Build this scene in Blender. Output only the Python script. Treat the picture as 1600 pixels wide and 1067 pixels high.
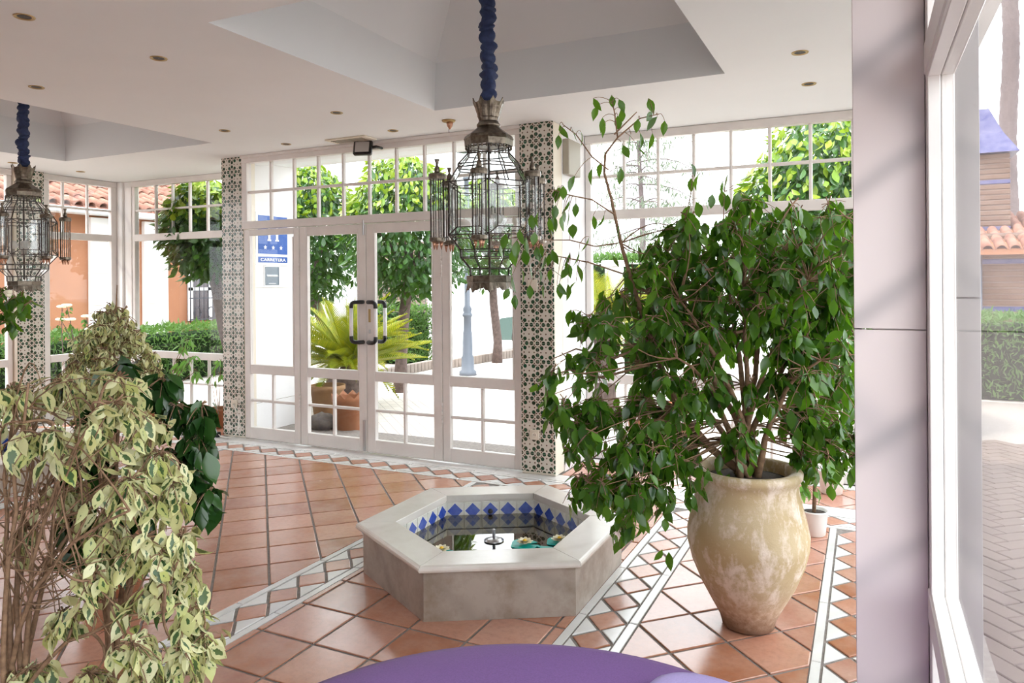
import bpy, math, random
import numpy as np
from math import sin, cos, pi, radians, sqrt
from mathutils import Vector, Matrix, Euler

for o in list(bpy.data.objects):
    bpy.data.objects.remove(o)
scene = bpy.context.scene
COL = scene.collection
random.seed(7)
rng = np.random.default_rng(11)

# ------------------------------------------------------------------ camera
FPX, YAW, ROLL, CY, EYE = 1140.0, radians(25.9), radians(-0.437), 439.6, 1.55
_f = np.array([-sin(YAW), cos(YAW), 0.0])
_r0 = np.array([cos(YAW), sin(YAW), 0.0])
_u0 = np.array([0, 0, 1.0])
_r = _r0 * cos(ROLL) + _u0 * sin(ROLL)
_u = _u0 * cos(ROLL) - _r0 * sin(ROLL)
EYEP = np.array([0, 0, EYE])
cam_data = bpy.data.cameras.new('camera')
cam = bpy.data.objects.new('camera', cam_data)
COL.objects.link(cam)
cam_data.sensor_width = 36.0
cam_data.lens = FPX / 1600.0 * 36.0
cam_data.shift_y = (CY - 533.5) / 1600.0
cam_data.clip_start = 0.05
cam_data.clip_end = 400
cam.matrix_world = Matrix(((_r[0], _u[0], -_f[0], 0), (_r[1], _u[1], -_f[1], 0), (_r[2], _u[2], -_f[2], EYE), (0, 0, 0, 1)))
scene.camera = cam

# ------------------------------------------------------------------ sky, sun, exposure
world = bpy.data.worlds.new('sky')
scene.world = world
world.use_nodes = True
wn = world.node_tree.nodes
wn['Background'].inputs['Color'].default_value = (0.93, 0.97, 1.0, 1)
wn['Background'].inputs['Strength'].default_value = 4.2
sun_data = bpy.data.lights.new('sun', 'SUN')
sun_data.energy = 4.5
sun_data.angle = radians(6)
sun_data.color = (1.0, 0.95, 0.86)
sun = bpy.data.objects.new('sun', sun_data)
COL.objects.link(sun)
sun.rotation_euler = Vector((0.30, 0.32, -0.9)).to_track_quat('-Z', 'Y').to_euler()
sun.location = (-3, -3, 12)
scene.view_settings.view_transform = 'Standard'
scene.view_settings.look = 'None'
scene.view_settings.gamma = 1.0
scene.view_settings.use_curve_mapping = False
scene.view_settings.exposure = 0.37
scene.cycles.filter_width = 1.15
scene.cycles.max_bounces = 10
scene.cycles.transparent_max_bounces = 24
scene.cycles.diffuse_bounces = 6
scene.cycles.caustics_reflective = False
scene.cycles.caustics_refractive = False
scene.cycles.sample_clamp_indirect = 6.0

# ------------------------------------------------------------------ measuring helpers
def ray(x, y): return _f + _r * (x - 800) / FPX - _u * (y - CY) / FPX
def at(x, y, D): return EYEP + ray(x, y) * D
def pz(x, y, z=0.0):
    d = ray(x, y); return EYEP + d * ((z - EYE) / d[2])
def pY(x, y, Y):
    d = ray(x, y); return EYEP + d * (Y / d[1])
def pX(x, y, X):
    d = ray(x, y); return EYEP + d * (X / d[0])
def proj(P):
    P = np.asarray(P, float) - EYEP; D = P @ _f
    return 800 + FPX * (P @ _r) / D, CY - FPX * (P @ _u) / D, D

# ------------------------------------------------------------------ materials
MATS = {}
def _new(name):
    m = bpy.data.materials.new(name); m.use_nodes = True
    nt = m.node_tree
    MATS[name] = m
    return m, nt, nt.nodes['Principled BSDF']
def nd(nt, typ, **kw):
    n = nt.nodes.new(typ)
    for k, v in kw.items():
        if k == 'op': n.operation = v
        else: setattr(n, k, v)
    return n
def math_n(nt, op, a, b=None, c=None):
    n = nt.nodes.new('ShaderNodeMath'); n.operation = op
    for i, v in enumerate((a, b, c)):
        if v is None: continue
        if isinstance(v, (int, float)): n.inputs[i].default_value = v
        else: nt.links.new(v, n.inputs[i])
    return n.outputs[0]
def mixc(nt, fac, a, b):
    n = nt.nodes.new('ShaderNodeMix'); n.data_type = 'RGBA'
    for s, v in ((0, fac), (6, a), (7, b)):
        if isinstance(v, (int, float)): n.inputs[s].default_value = v
        elif isinstance(v, tuple): n.inputs[s].default_value = (*v, 1) if len(v) == 3 else v
        else: nt.links.new(v, n.inputs[s])
    return n.outputs[2]
def noise(nt, coord, scale, detail=3, rough=0.55, dist=0.0):
    n = nt.nodes.new('ShaderNodeTexNoise')
    n.inputs['Scale'].default_value = scale; n.inputs['Detail'].default_value = detail
    n.inputs['Roughness'].default_value = rough; n.inputs['Distortion'].default_value = dist
    if coord is not None: nt.links.new(coord, n.inputs['Vector'])
    return n.outputs['Fac']
def ramp(nt, fac, stops):
    n = nt.nodes.new('ShaderNodeValToRGB')
    el = n.color_ramp.elements
    while len(el) < len(stops): el.new(0.5)
    for e, (p, c) in zip(el, stops):
        e.position = p; e.color = (*c, 1)
    nt.links.new(fac, n.inputs[0])
    return n.outputs[0]
def coords(nt, kind='Object'):
    return nt.nodes.new('ShaderNodeTexCoord').outputs[kind]
def geo_pos(nt): return nt.nodes.new('ShaderNodeNewGeometry').outputs['Position']
def bump(nt, bsdf, height, strength=0.2, dist=0.01):
    b = nt.nodes.new('ShaderNodeBump'); b.inputs['Strength'].default_value = strength
    b.inputs['Distance'].default_value = dist
    nt.links.new(height, b.inputs['Height']); nt.links.new(b.outputs[0], bsdf.inputs['Normal'])

def plain(name, col, rough=0.5, metal=0.0, var=0.0, nscale=20, bmp=0.0, spec=0.5, col2=None):
    m, nt, b = _new(name)
    b.inputs['Roughness'].default_value = rough; b.inputs['Metallic'].default_value = metal
    b.inputs['Specular IOR Level'].default_value = spec
    if var > 0 or col2 or bmp:
        f = noise(nt, geo_pos(nt), nscale, 4)
        c2 = col2 or tuple(max(0, c * (1 - var)) for c in col)
        nt.links.new(ramp(nt, f, [(0.35, col), (0.7, c2)]), b.inputs['Base Color'])
        if bmp: bump(nt, b, f, bmp, 0.005)
    else:
        b.inputs['Base Color'].default_value = (*col, 1)
    return m

def make_materials():
    plain('paint_white', (0.80, 0.765, 0.74), 0.45, var=0.05, nscale=3)
    plain('paint_frame', (0.76, 0.72, 0.695), 0.35, var=0.08, nscale=6)
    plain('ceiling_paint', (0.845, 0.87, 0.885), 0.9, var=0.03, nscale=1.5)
    plain('recess_shaded_paint', (0.72, 0.74, 0.76), 0.9, var=0.03, nscale=1.5)  # ceiling white greyed, so the shade inside the coffers sits in the colour
    plain('outside_white', (0.82, 0.82, 0.83), 0.8, var=0.04, nscale=2)
    plain('grout', (0.26, 0.23, 0.21), 0.9, var=0.3, nscale=40)
    plain('black_plastic', (0.012, 0.012, 0.014), 0.35)
    plain('grip_white', (0.85, 0.85, 0.86), 0.3)
    plain('steel', (0.55, 0.55, 0.56), 0.3, 1.0)
    plain('brass', (0.42, 0.30, 0.14), 0.35, 0.9)
    plain('dark_hole', (0.05, 0.045, 0.04), 0.6)
    plain('lens_grey', (0.45, 0.42, 0.40), 0.2)
    plain('box_grey', (0.36, 0.33, 0.27), 0.5)
    plain('plate_cream', (0.72, 0.66, 0.56), 0.35)
    plain('plate_white', (0.82, 0.82, 0.82), 0.35)
    plain('pewter', (0.21, 0.175, 0.135), 0.33, 0.85, col2=(0.09, 0.07, 0.055), nscale=45, bmp=0.35)
    plain('copper_tip', (0.55, 0.30, 0.20), 0.35, 0.9)
    plain('lead', (0.07, 0.055, 0.05), 0.45, 0.6)
    plain('sleeve_blue', (0.020, 0.036, 0.11), 0.75, var=0.4, nscale=60)
    plain('soil', (0.045, 0.028, 0.018), 0.95, var=0.5, nscale=80, bmp=0.6)
    plain('bark_ficus', (0.30, 0.18, 0.105), 0.8, col2=(0.16, 0.09, 0.05), nscale=50, bmp=0.5)
    plain('bark_tree', (0.15, 0.105, 0.095), 0.9, col2=(0.075, 0.053, 0.046), nscale=18, bmp=0.8)
    plain('bark_palm', (0.13, 0.10, 0.098), 0.9, col2=(0.085, 0.065, 0.065), nscale=12, bmp=0.6)
    plain('pot_white', (0.84, 0.83, 0.80), 0.3)
    plain('pot_clay', (0.30, 0.11, 0.045), 0.75, col2=(0.34, 0.15, 0.075), nscale=9)
    plain('pot_tan', (0.28, 0.155, 0.065), 0.75, col2=(0.22, 0.115, 0.05), nscale=9)
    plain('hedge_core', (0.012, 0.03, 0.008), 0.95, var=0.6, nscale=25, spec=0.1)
    plain('rock', (0.10, 0.09, 0.095), 0.95, col2=(0.20, 0.17, 0.14), nscale=9, bmp=0.8)
    plain('purple_fabric', (0.20, 0.10, 0.30), 0.72, var=0.18, nscale=220, bmp=0.05)
    plain('lavender_fabric', (0.40, 0.33, 0.62), 0.8, var=0.1, nscale=200)
    plain('teal_pad', (0.0, 0.42, 0.36), 0.35)
    plain('petal', (0.86, 0.82, 0.62), 0.5)
    plain('petal_yellow', (0.85, 0.55, 0.04), 0.5)
    plain('lamp_grey', (0.13, 0.15, 0.19), 0.45)
    plain('far_grey', (0.35, 0.36, 0.40), 0.6)
    plain('car_green', (0.10, 0.15, 0.14), 0.25)
    plain('tyre', (0.02, 0.02, 0.02), 0.8)
    plain('iron', (0.06, 0.06, 0.075), 0.5, 0.4)
    plain('orange_render', (0.37, 0.165, 0.088), 0.9, var=0.12, nscale=1.5)
    plain('roof_tile', (0.30, 0.155, 0.11), 0.85, col2=(0.17, 0.065, 0.045), nscale=6)
    plain('gutter_white', (0.6, 0.66, 0.72), 0.5)
    plain('blue_glaze', (0.03, 0.035, 0.14), 0.35, col2=(0.10, 0.10, 0.2), nscale=9)
    plain('brick', (0.13, 0.075, 0.052), 0.9, col2=(0.17, 0.11, 0.08), nscale=5)
    plain('kerb_pale', (0.30, 0.25, 0.22), 0.9, var=0.15, nscale=5)
    plain('brick_pale', (0.19, 0.14, 0.12), 0.9, col2=(0.22, 0.155, 0.125), nscale=3)
    plain('sign_blue', (0.0, 0.075, 0.36), 0.3)
    plain('sign_grey', (0.13, 0.17, 0.21), 0.3)
    plain('sign_white', (0.85, 0.86, 0.88), 0.4)
    plain('window_dark', (0.12, 0.10, 0.11), 0.15)
    plain('cable_white', (0.74, 0.72, 0.66), 0.45)
    plain('bulb_base', (0.35, 0.33, 0.3), 0.4, 0.5)

    # marble ------------------------------------------------------
    def marble(name, base, vein, warm, scale=1.6, rough=0.22, stain=0.0):
        m, nt, b = _new(name)
        p = geo_pos(nt)
        mp = nt.nodes.new('ShaderNodeMapping'); mp.inputs['Rotation'].default_value = (0.3, 0.75, 0.5)
        nt.links.new(p, mp.inputs[0])
        w = nt.nodes.new('ShaderNodeTexWave'); w.inputs['Scale'].default_value = scale * 0.5
        w.inputs['Distortion'].default_value = 3.5; w.inputs['Detail'].default_value = 3; w.inputs['Detail Scale'].default_value = 1.4
        nt.links.new(mp.outputs[0], w.inputs['Vector'])
        v = math_n(nt, 'POWER', w.outputs['Fac'], 14)
        c = mixc(nt, noise(nt, p, scale * 1.3, 4), base, warm)
        c = mixc(nt, math_n(nt, 'MULTIPLY', v, 0.45), c, vein)
        if name == 'marble_pillar':
            m2 = nt.nodes.new('ShaderNodeMapping'); m2.inputs['Rotation'].default_value = (0, radians(38), 0); nt.links.new(p, m2.inputs[0])
            w2 = nt.nodes.new('ShaderNodeTexWave'); w2.inputs['Scale'].default_value = 1.15; w2.inputs['Distortion'].default_value = 1.6; w2.inputs['Detail'].default_value = 4; w2.inputs['Detail Scale'].default_value = 1.0
            w2.bands_direction = 'Z'; w2.inputs['Phase Offset'].default_value = 2.2
            nt.links.new(m2.outputs[0], w2.inputs['Vector'])
            vv = math_n(nt, 'MULTIPLY', math_n(nt, 'POWER', w2.outputs['Fac'], 9), math_n(nt, 'MULTIPLY', noise(nt, p, 3, 2), 0.9))
            c = mixc(nt, vv, c, (0.30, 0.28, 0.29))
        if stain:
            s = ramp(nt, noise(nt, p, 7, 8, 0.65), [(0.42, (1, 1, 1)), (0.72, (0.62, 0.55, 0.47))])
            mm = nt.nodes.new('ShaderNodeMix'); mm.data_type = 'RGBA'; mm.blend_type = 'MULTIPLY'; mm.inputs[0].default_value = stain
            nt.links.new(c, mm.inputs[6]); nt.links.new(s, mm.inputs[7]); c = mm.outputs[2]
        nt.links.new(c, b.inputs['Base Color'])
        b.inputs['Roughness'].default_value = rough
    marble('marble_white', (0.80, 0.79, 0.78), (0.55, 0.54, 0.55), (0.74, 0.72, 0.70))
    marble('marble_pillar', (0.72, 0.64, 0.65), (0.40, 0.37, 0.39), (0.66, 0.57, 0.54), 1.1, 0.3)
    marble('marble_fountain', (0.45, 0.395, 0.345), (0.25, 0.21, 0.175), (0.35, 0.295, 0.25), 2.2, 0.35, 1.0)
    marble('marble_coping', (0.72, 0.69, 0.655), (0.6, 0.55, 0.5), (0.70, 0.65, 0.59), 2.2, 0.2, 0.25)
    marble('marble_outer', (0.27, 0.255, 0.255), (0.18, 0.17, 0.17), (0.25, 0.235, 0.23), 1.1, 0.4)
    marble('floor_white', (0.80, 0.80, 0.79), (0.6, 0.6, 0.62), (0.72, 0.71, 0.70), 2.0, 0.2, 0.2)

    # terracotta -----------------------------------------------------
    m, nt, b = _new('terracotta')
    p = geo_pos(nt)
    oi = nt.nodes.new('ShaderNodeNewGeometry').outputs['Random Per Island']
    oi2 = nt.nodes.new('ShaderNodeObjectInfo').outputs['Random']
    rnd = math_n(nt, 'FRACT', math_n(nt, 'ADD', math_n(nt, 'MULTIPLY', oi, 7.31), oi2))
    base = ramp(nt, rnd, [(0.0, (0.36, 0.125, 0.055)), (0.3, (0.48, 0.215, 0.125)), (0.65, (0.54, 0.26, 0.18)), (0.85, (0.42, 0.18, 0.12)), (1.0, (0.33, 0.125, 0.085))])
    f = noise(nt, p, 5.0, 6, 0.6)
    c = mixc(nt, ramp(nt, f, [(0.35, (0, 0, 0)), (0.8, (0.6, 0.6, 0.6))]), base, (0.60, 0.37, 0.28))
    f2 = noise(nt, p, 34, 5, 0.7)
    c = mixc(nt, ramp(nt, f2, [(0.45, (0, 0, 0)), (1.0, (0.5, 0.5, 0.5))]), c, (0.19, 0.09, 0.065))
    nt.links.new(c, b.inputs['Base Color'])
    nt.links.new(math_n(nt, 'MULTIPLY_ADD', f, 0.24, 0.10), b.inputs['Roughness'])
    b.inputs['Specular IOR Level'].default_value = 0.9
    bump(nt, b, f2, 0.12, 0.004)

    # zellige column tile (local x,z in metres, 0.147 tile) ---------------------
    m, nt, b = _new('zellige')
    sp = nt.nodes.new('ShaderNodeSeparateXYZ'); nt.links.new(coords(nt), sp.inputs[0])
    T = 0.1475
    x = math_n(nt, 'ABSOLUTE', math_n(nt, 'DIVIDE', sp.outputs[0], T)); z = math_n(nt, 'ABSOLUTE', math_n(nt, 'DIVIDE', sp.outputs[2], T))
    def dist(px, pz_):
        dx = math_n(nt, 'SUBTRACT', x, px); dz = math_n(nt, 'SUBTRACT', z, pz_)
        return math_n(nt, 'SQRT', math_n(nt, 'ADD', math_n(nt, 'MULTIPLY', dx, dx), math_n(nt, 'MULTIPLY', dz, dz)))
    d = dist(0.25, 0.25)
    for q in ((0.145, 0.5), (0.5, 0.145), (0.5, 0.5)): d = math_n(nt, 'MINIMUM', d, dist(*q))
    e = dist(0, 0)
    for q in ((0.30, 0.0), (0.0, 0.30), (0.40, 0.31), (0.31, 0.40)): e = math_n(nt, 'MINIMUM', e, dist(*q))
    green = math_n(nt, 'LESS_THAN', d, 0.100)
    ring = math_n(nt, 'LESS_THAN', d, 0.107)
    brown = math_n(nt, 'LESS_THAN', e, 0.044)
    c = mixc(nt, brown, (0.62, 0.585, 0.52), (0.13, 0.085, 0.055))
    c = mixc(nt, ring, c, (0.10, 0.06, 0.04))
    pn = noise(nt, geo_pos(nt), 25, 2)
    c = mixc(nt, green, c, ramp(nt, pn, [(0.4, (0.010, 0.062, 0.03)), (0.68, (0.03, 0.04, 0.02))]))
    nt.links.new(c, b.inputs['Base Color']); b.inputs['Roughness'].default_value = 0.2

    # fountain tile (local x,z, half 0.0525) ------------------------------
    m, nt, b = _new('blue_diamond')
    sp = nt.nodes.new('ShaderNodeSeparateXYZ'); nt.links.new(coords(nt), sp.inputs[0])
    s = math_n(nt, 'ADD', math_n(nt, 'ABSOLUTE', sp.outputs[0]), math_n(nt, 'ABSOLUTE', sp.outputs[2]))
    dm = math_n(nt, 'LESS_THAN', s, 0.0455)
    n1 = noise(nt, geo_pos(nt), 30, 4)
    c = mixc(nt, dm, ramp(nt, n1, [(0.3, (0.80, 0.79, 0.75)), (0.7, (0.66, 0.64, 0.58))]), ramp(nt, n1, [(0.35, (0.025, 0.065, 0.44)), (0.7, (0.07, 0.14, 0.52))]))
    nt.links.new(c, b.inputs['Base Color']); b.inputs['Roughness'].default_value = 0.2

    # big pot: limewashed ochre clay --------------------------------
    m, nt, b = _new('pot_aged')
    p = geo_pos(nt)
    spz = nt.nodes.new('ShaderNodeSeparateXYZ'); nt.links.new(p, spz.inputs[0])
    mp = nt.nodes.new('ShaderNodeMapping'); mp.inputs['Scale'].default_value = (1, 1, 0.45); nt.links.new(p, mp.inputs[0])
    n1 = noise(nt, mp.outputs[0], 12, 9, 0.68, 0.3)
    n2 = noise(nt, p, 30, 5, 0.7)
    ochre = ramp(nt, noise(nt, p, 4, 3), [(0.35, (0.47, 0.34, 0.18)), (0.7, (0.56, 0.45, 0.29))])
    wash = ramp(nt, math_n(nt, 'ADD', n1, math_n(nt, 'MULTIPLY', math_n(nt, 'SUBTRACT', n2, 0.5), 0.35)), [(0.47, (0, 0, 0)), (0.62, (1, 1, 1))])
    c = mixc(nt, wash, ochre, (0.74, 0.63, 0.53))
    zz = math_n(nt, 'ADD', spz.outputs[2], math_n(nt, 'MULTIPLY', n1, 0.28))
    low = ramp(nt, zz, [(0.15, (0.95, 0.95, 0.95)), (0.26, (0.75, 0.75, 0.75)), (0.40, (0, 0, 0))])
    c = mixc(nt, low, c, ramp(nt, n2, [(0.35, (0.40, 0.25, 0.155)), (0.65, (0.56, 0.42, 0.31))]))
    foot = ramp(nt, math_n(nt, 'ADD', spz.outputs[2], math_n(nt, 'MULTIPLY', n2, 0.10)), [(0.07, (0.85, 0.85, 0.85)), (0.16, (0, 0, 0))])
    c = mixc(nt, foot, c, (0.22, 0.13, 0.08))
    nt.links.new(c, b.inputs['Base Color']); b.inputs['Roughness'].default_value = 0.8
    bump(nt, b, n2, 0.35, 0.006)

    # leaves ---------------------------------------------------------------
    def leafmat(name, c1, c2, rough=0.3, transl=0.25, tcol=None, spec=0.5):
        m, nt, b = _new(name)
        g = nt.nodes.new('ShaderNodeNewGeometry').outputs['Random Per Island']
        oi = nt.nodes.new('ShaderNodeObjectInfo').outputs['Random']
        rnd = math_n(nt, 'FRACT', math_n(nt, 'ADD', math_n(nt, 'MULTIPLY', g, 5.7), oi))
        c = ramp(nt, rnd, [(0.0, c1), (0.75, tuple((a + b_) / 2 for a, b_ in zip(c1, c2))), (1.0, c2)])
        nt.links.new(c, b.inputs['Base Color']); b.inputs['Roughness'].default_value = rough
        b.inputs['Specular IOR Level'].default_value = spec
        t = nt.nodes.new('ShaderNodeBsdfTranslucent')
        tc = tcol or tuple(min(1, v * 2.2) for v in c2)
        t.inputs[0].default_value = (*tc, 1)
        mx = nt.nodes.new('ShaderNodeMixShader'); mx.inputs[0].default_value = transl
        nt.links.new(b.outputs[0], mx.inputs[1]); nt.links.new(t.outputs[0], mx.inputs[2])
        nt.links.new(mx.outputs[0], nt.nodes['Material Output'].inputs[0])
        return m, nt, b
    leafmat('leaf_ficus', (0.014, 0.058, 0.009), (0.10, 0.23, 0.020), 0.26, 0.3, (0.20, 0.46, 0.02), 0.5)
    leafmat('leaf_dark', (0.009, 0.034, 0.008), (0.034, 0.10, 0.016), 0.22, 0.15)
    leafmat('leaf_bright', (0.08, 0.22, 0.03), (0.16, 0.32, 0.06), 0.35, 0.3)
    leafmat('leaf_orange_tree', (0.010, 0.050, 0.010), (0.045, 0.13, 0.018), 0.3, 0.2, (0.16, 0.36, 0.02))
    leafmat('leaf_sunlit', (0.13, 0.25, 0.010), (0.27, 0.34, 0.014), 0.4, 0.3, (0.25, 0.36, 0.02))  # orange tree leaf brightened and yellowed to paint sun on the crown tops
    leafmat('leaf_cycad', (0.15, 0.23, 0.006), (0.40, 0.37, 0.006), 0.35, 0.25, (0.36, 0.38, 0.01))
    leafmat('leaf_hedge', (0.035, 0.10, 0.014), (0.09, 0.18, 0.028), 0.6, 0.2)
    leafmat('leaf_cedar_hazed', (0.085, 0.11, 0.075), (0.14, 0.17, 0.11), 0.7, 0.1)  # needle green paled, with distance haze mixed into the colour
    m, nt, b = leafmat('leaf_varieg', (0.3, 0.3, 0.1), (0.4, 0.4, 0.2), 0.35, 0.22, (0.55, 0.5, 0.16))
    uv = nt.nodes.new('ShaderNodeUVMap').outputs[0]
    su = nt.nodes.new('ShaderNodeSeparateXYZ'); nt.links.new(uv, su.inputs[0])
    du = math_n(nt, 'ABSOLUTE', math_n(nt, 'SUBTRACT', su.outputs[0], 0.5))
    g = nt.nodes.new('ShaderNodeNewGeometry').outputs['Random Per Island']
    oi = nt.nodes.new('ShaderNodeObjectInfo').outputs['Random']
    rnd = math_n(nt, 'FRACT', math_n(nt, 'ADD', math_n(nt, 'MULTIPLY', g, 5.7), oi))
    n1 = noise(nt, geo_pos(nt), 65, 3)
    dd = math_n(nt, 'ADD', math_n(nt, 'ADD', du, math_n(nt, 'MULTIPLY', math_n(nt, 'ABSOLUTE', math_n(nt, 'SUBTRACT', su.outputs[1], 0.45)), 0.35)), math_n(nt, 'MULTIPLY', math_n(nt, 'SUBTRACT', n1, 0.5), 0.9))
    thr = math_n(nt, 'MULTIPLY_ADD', rnd, 0.30, -0.02)
    isg = math_n(nt, 'LESS_THAN', dd, thr)
    cream = ramp(nt, math_n(nt, 'FRACT', math_n(nt, 'MULTIPLY', rnd, 3.3)), [(0, (0.62, 0.60, 0.26)), (0.5, (0.70, 0.69, 0.42)), (1, (0.46, 0.50, 0.15))])
    nt.links.new(mixc(nt, isg, cream, (0.035, 0.10, 0.035)), b.inputs['Base Color'])

    # glass (thin panes) -----------------------------------------------
    def thin(name, tint, refl, rough=0.0):
        m, nt, b = _new(name)
        nt.nodes.remove(b)
        tr = nt.nodes.new('ShaderNodeBsdfTransparent'); tr.inputs[0].default_value = (*tint, 1)
        gl = nt.nodes.new('ShaderNodeBsdfGlossy'); gl.inputs['Roughness'].default_value = rough
        gl.inputs[0].default_value = (1, 1, 1, 1)
        lw = nt.nodes.new('ShaderNodeLayerWeight'); lw.inputs[0].default_value = 0.5
        fac = math_n(nt, 'MINIMUM', math_n(nt, 'MULTIPLY', math_n(nt, 'MULTIPLY_ADD', math_n(nt, 'POWER', lw.outputs['Facing'], 5), 0.95, 0.035), refl), 1.0)
        mx = nt.nodes.new('ShaderNodeMixShader')
        nt.links.new(fac, mx.inputs[0]); nt.links.new(tr.outputs[0], mx.inputs[1]); nt.links.new(gl.outputs[0], mx.inputs[2])
        nt.links.new(mx.outputs[0], nt.nodes['Material Output'].inputs[0])
    thin('glass_pane', (0.985, 0.99, 0.99), 0.38)
    thin('glass_lantern', (0.975, 0.985, 0.98), 1.2)
    # water ---------------------------------------------------------------------
    m, nt, b = _new('water')
    nt.nodes.remove(b)
    tr = nt.nodes.new('ShaderNodeBsdfTransparent'); tr.inputs[0].default_value = (0.60, 0.57, 0.45, 1)
    gl = nt.nodes.new('ShaderNodeBsdfGlossy'); gl.inputs['Roughness'].default_value = 0.015
    lw = nt.nodes.new('ShaderNodeLayerWeight'); lw.inputs[0].default_value = 0.5
    mx = nt.nodes.new('ShaderNodeMixShader')
    nt.links.new(math_n(nt, 'MULTIPLY_ADD', math_n(nt, 'POWER', lw.outputs['Facing'], 4), 0.9, 0.07), mx.inputs[0])
    nt.links.new(tr.outputs[0], mx.inputs[1]); nt.links.new(gl.outputs[0], mx.inputs[2])
    nt.links.new(mx.outputs[0], nt.nodes['Material Output'].inputs[0])
    # outside ground: pale pavers -------------------------------------------------
    m, nt, b = _new('paving')
    bt = nt.nodes.new('ShaderNodeTexBrick')
    mp = nt.nodes.new('ShaderNodeMapping'); mp.inputs['Rotation'].default_value = (0, 0, radians(45)); mp.inputs['Scale'].default_value = (1, 1, 1)
    nt.links.new(geo_pos(nt), mp.inputs[0]); nt.links.new(mp.outputs[0], bt.inputs['Vector'])
    bt.inputs['Scale'].default_value = 1.0; bt.inputs['Brick Width'].default_value = 0.21; bt.inputs['Row Height'].default_value = 0.105; bt.inputs['Mortar Size'].default_value = 0.006
    bt.inputs['Color1'].default_value = (0.58, 0.53, 0.49, 1); bt.inputs['Color2'].default_value = (0.64, 0.58, 0.54, 1); bt.inputs['Mortar'].default_value = (0.42, 0.38, 0.35, 1)
    nt.links.new(bt.outputs[0], b.inputs['Base Color']); b.inputs['Roughness'].default_value = 0.85
    plain('street', (0.6, 0.6, 0.61), 0.9, var=0.08, nscale=1)
    plain('lawn', (0.10, 0.22, 0.04), 0.9, var=0.4, nscale=12)
    plain('paver', (0.115, 0.086, 0.072), 0.85, col2=(0.145, 0.108, 0.09), nscale=4)
make_materials()
M = MATS

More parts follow.
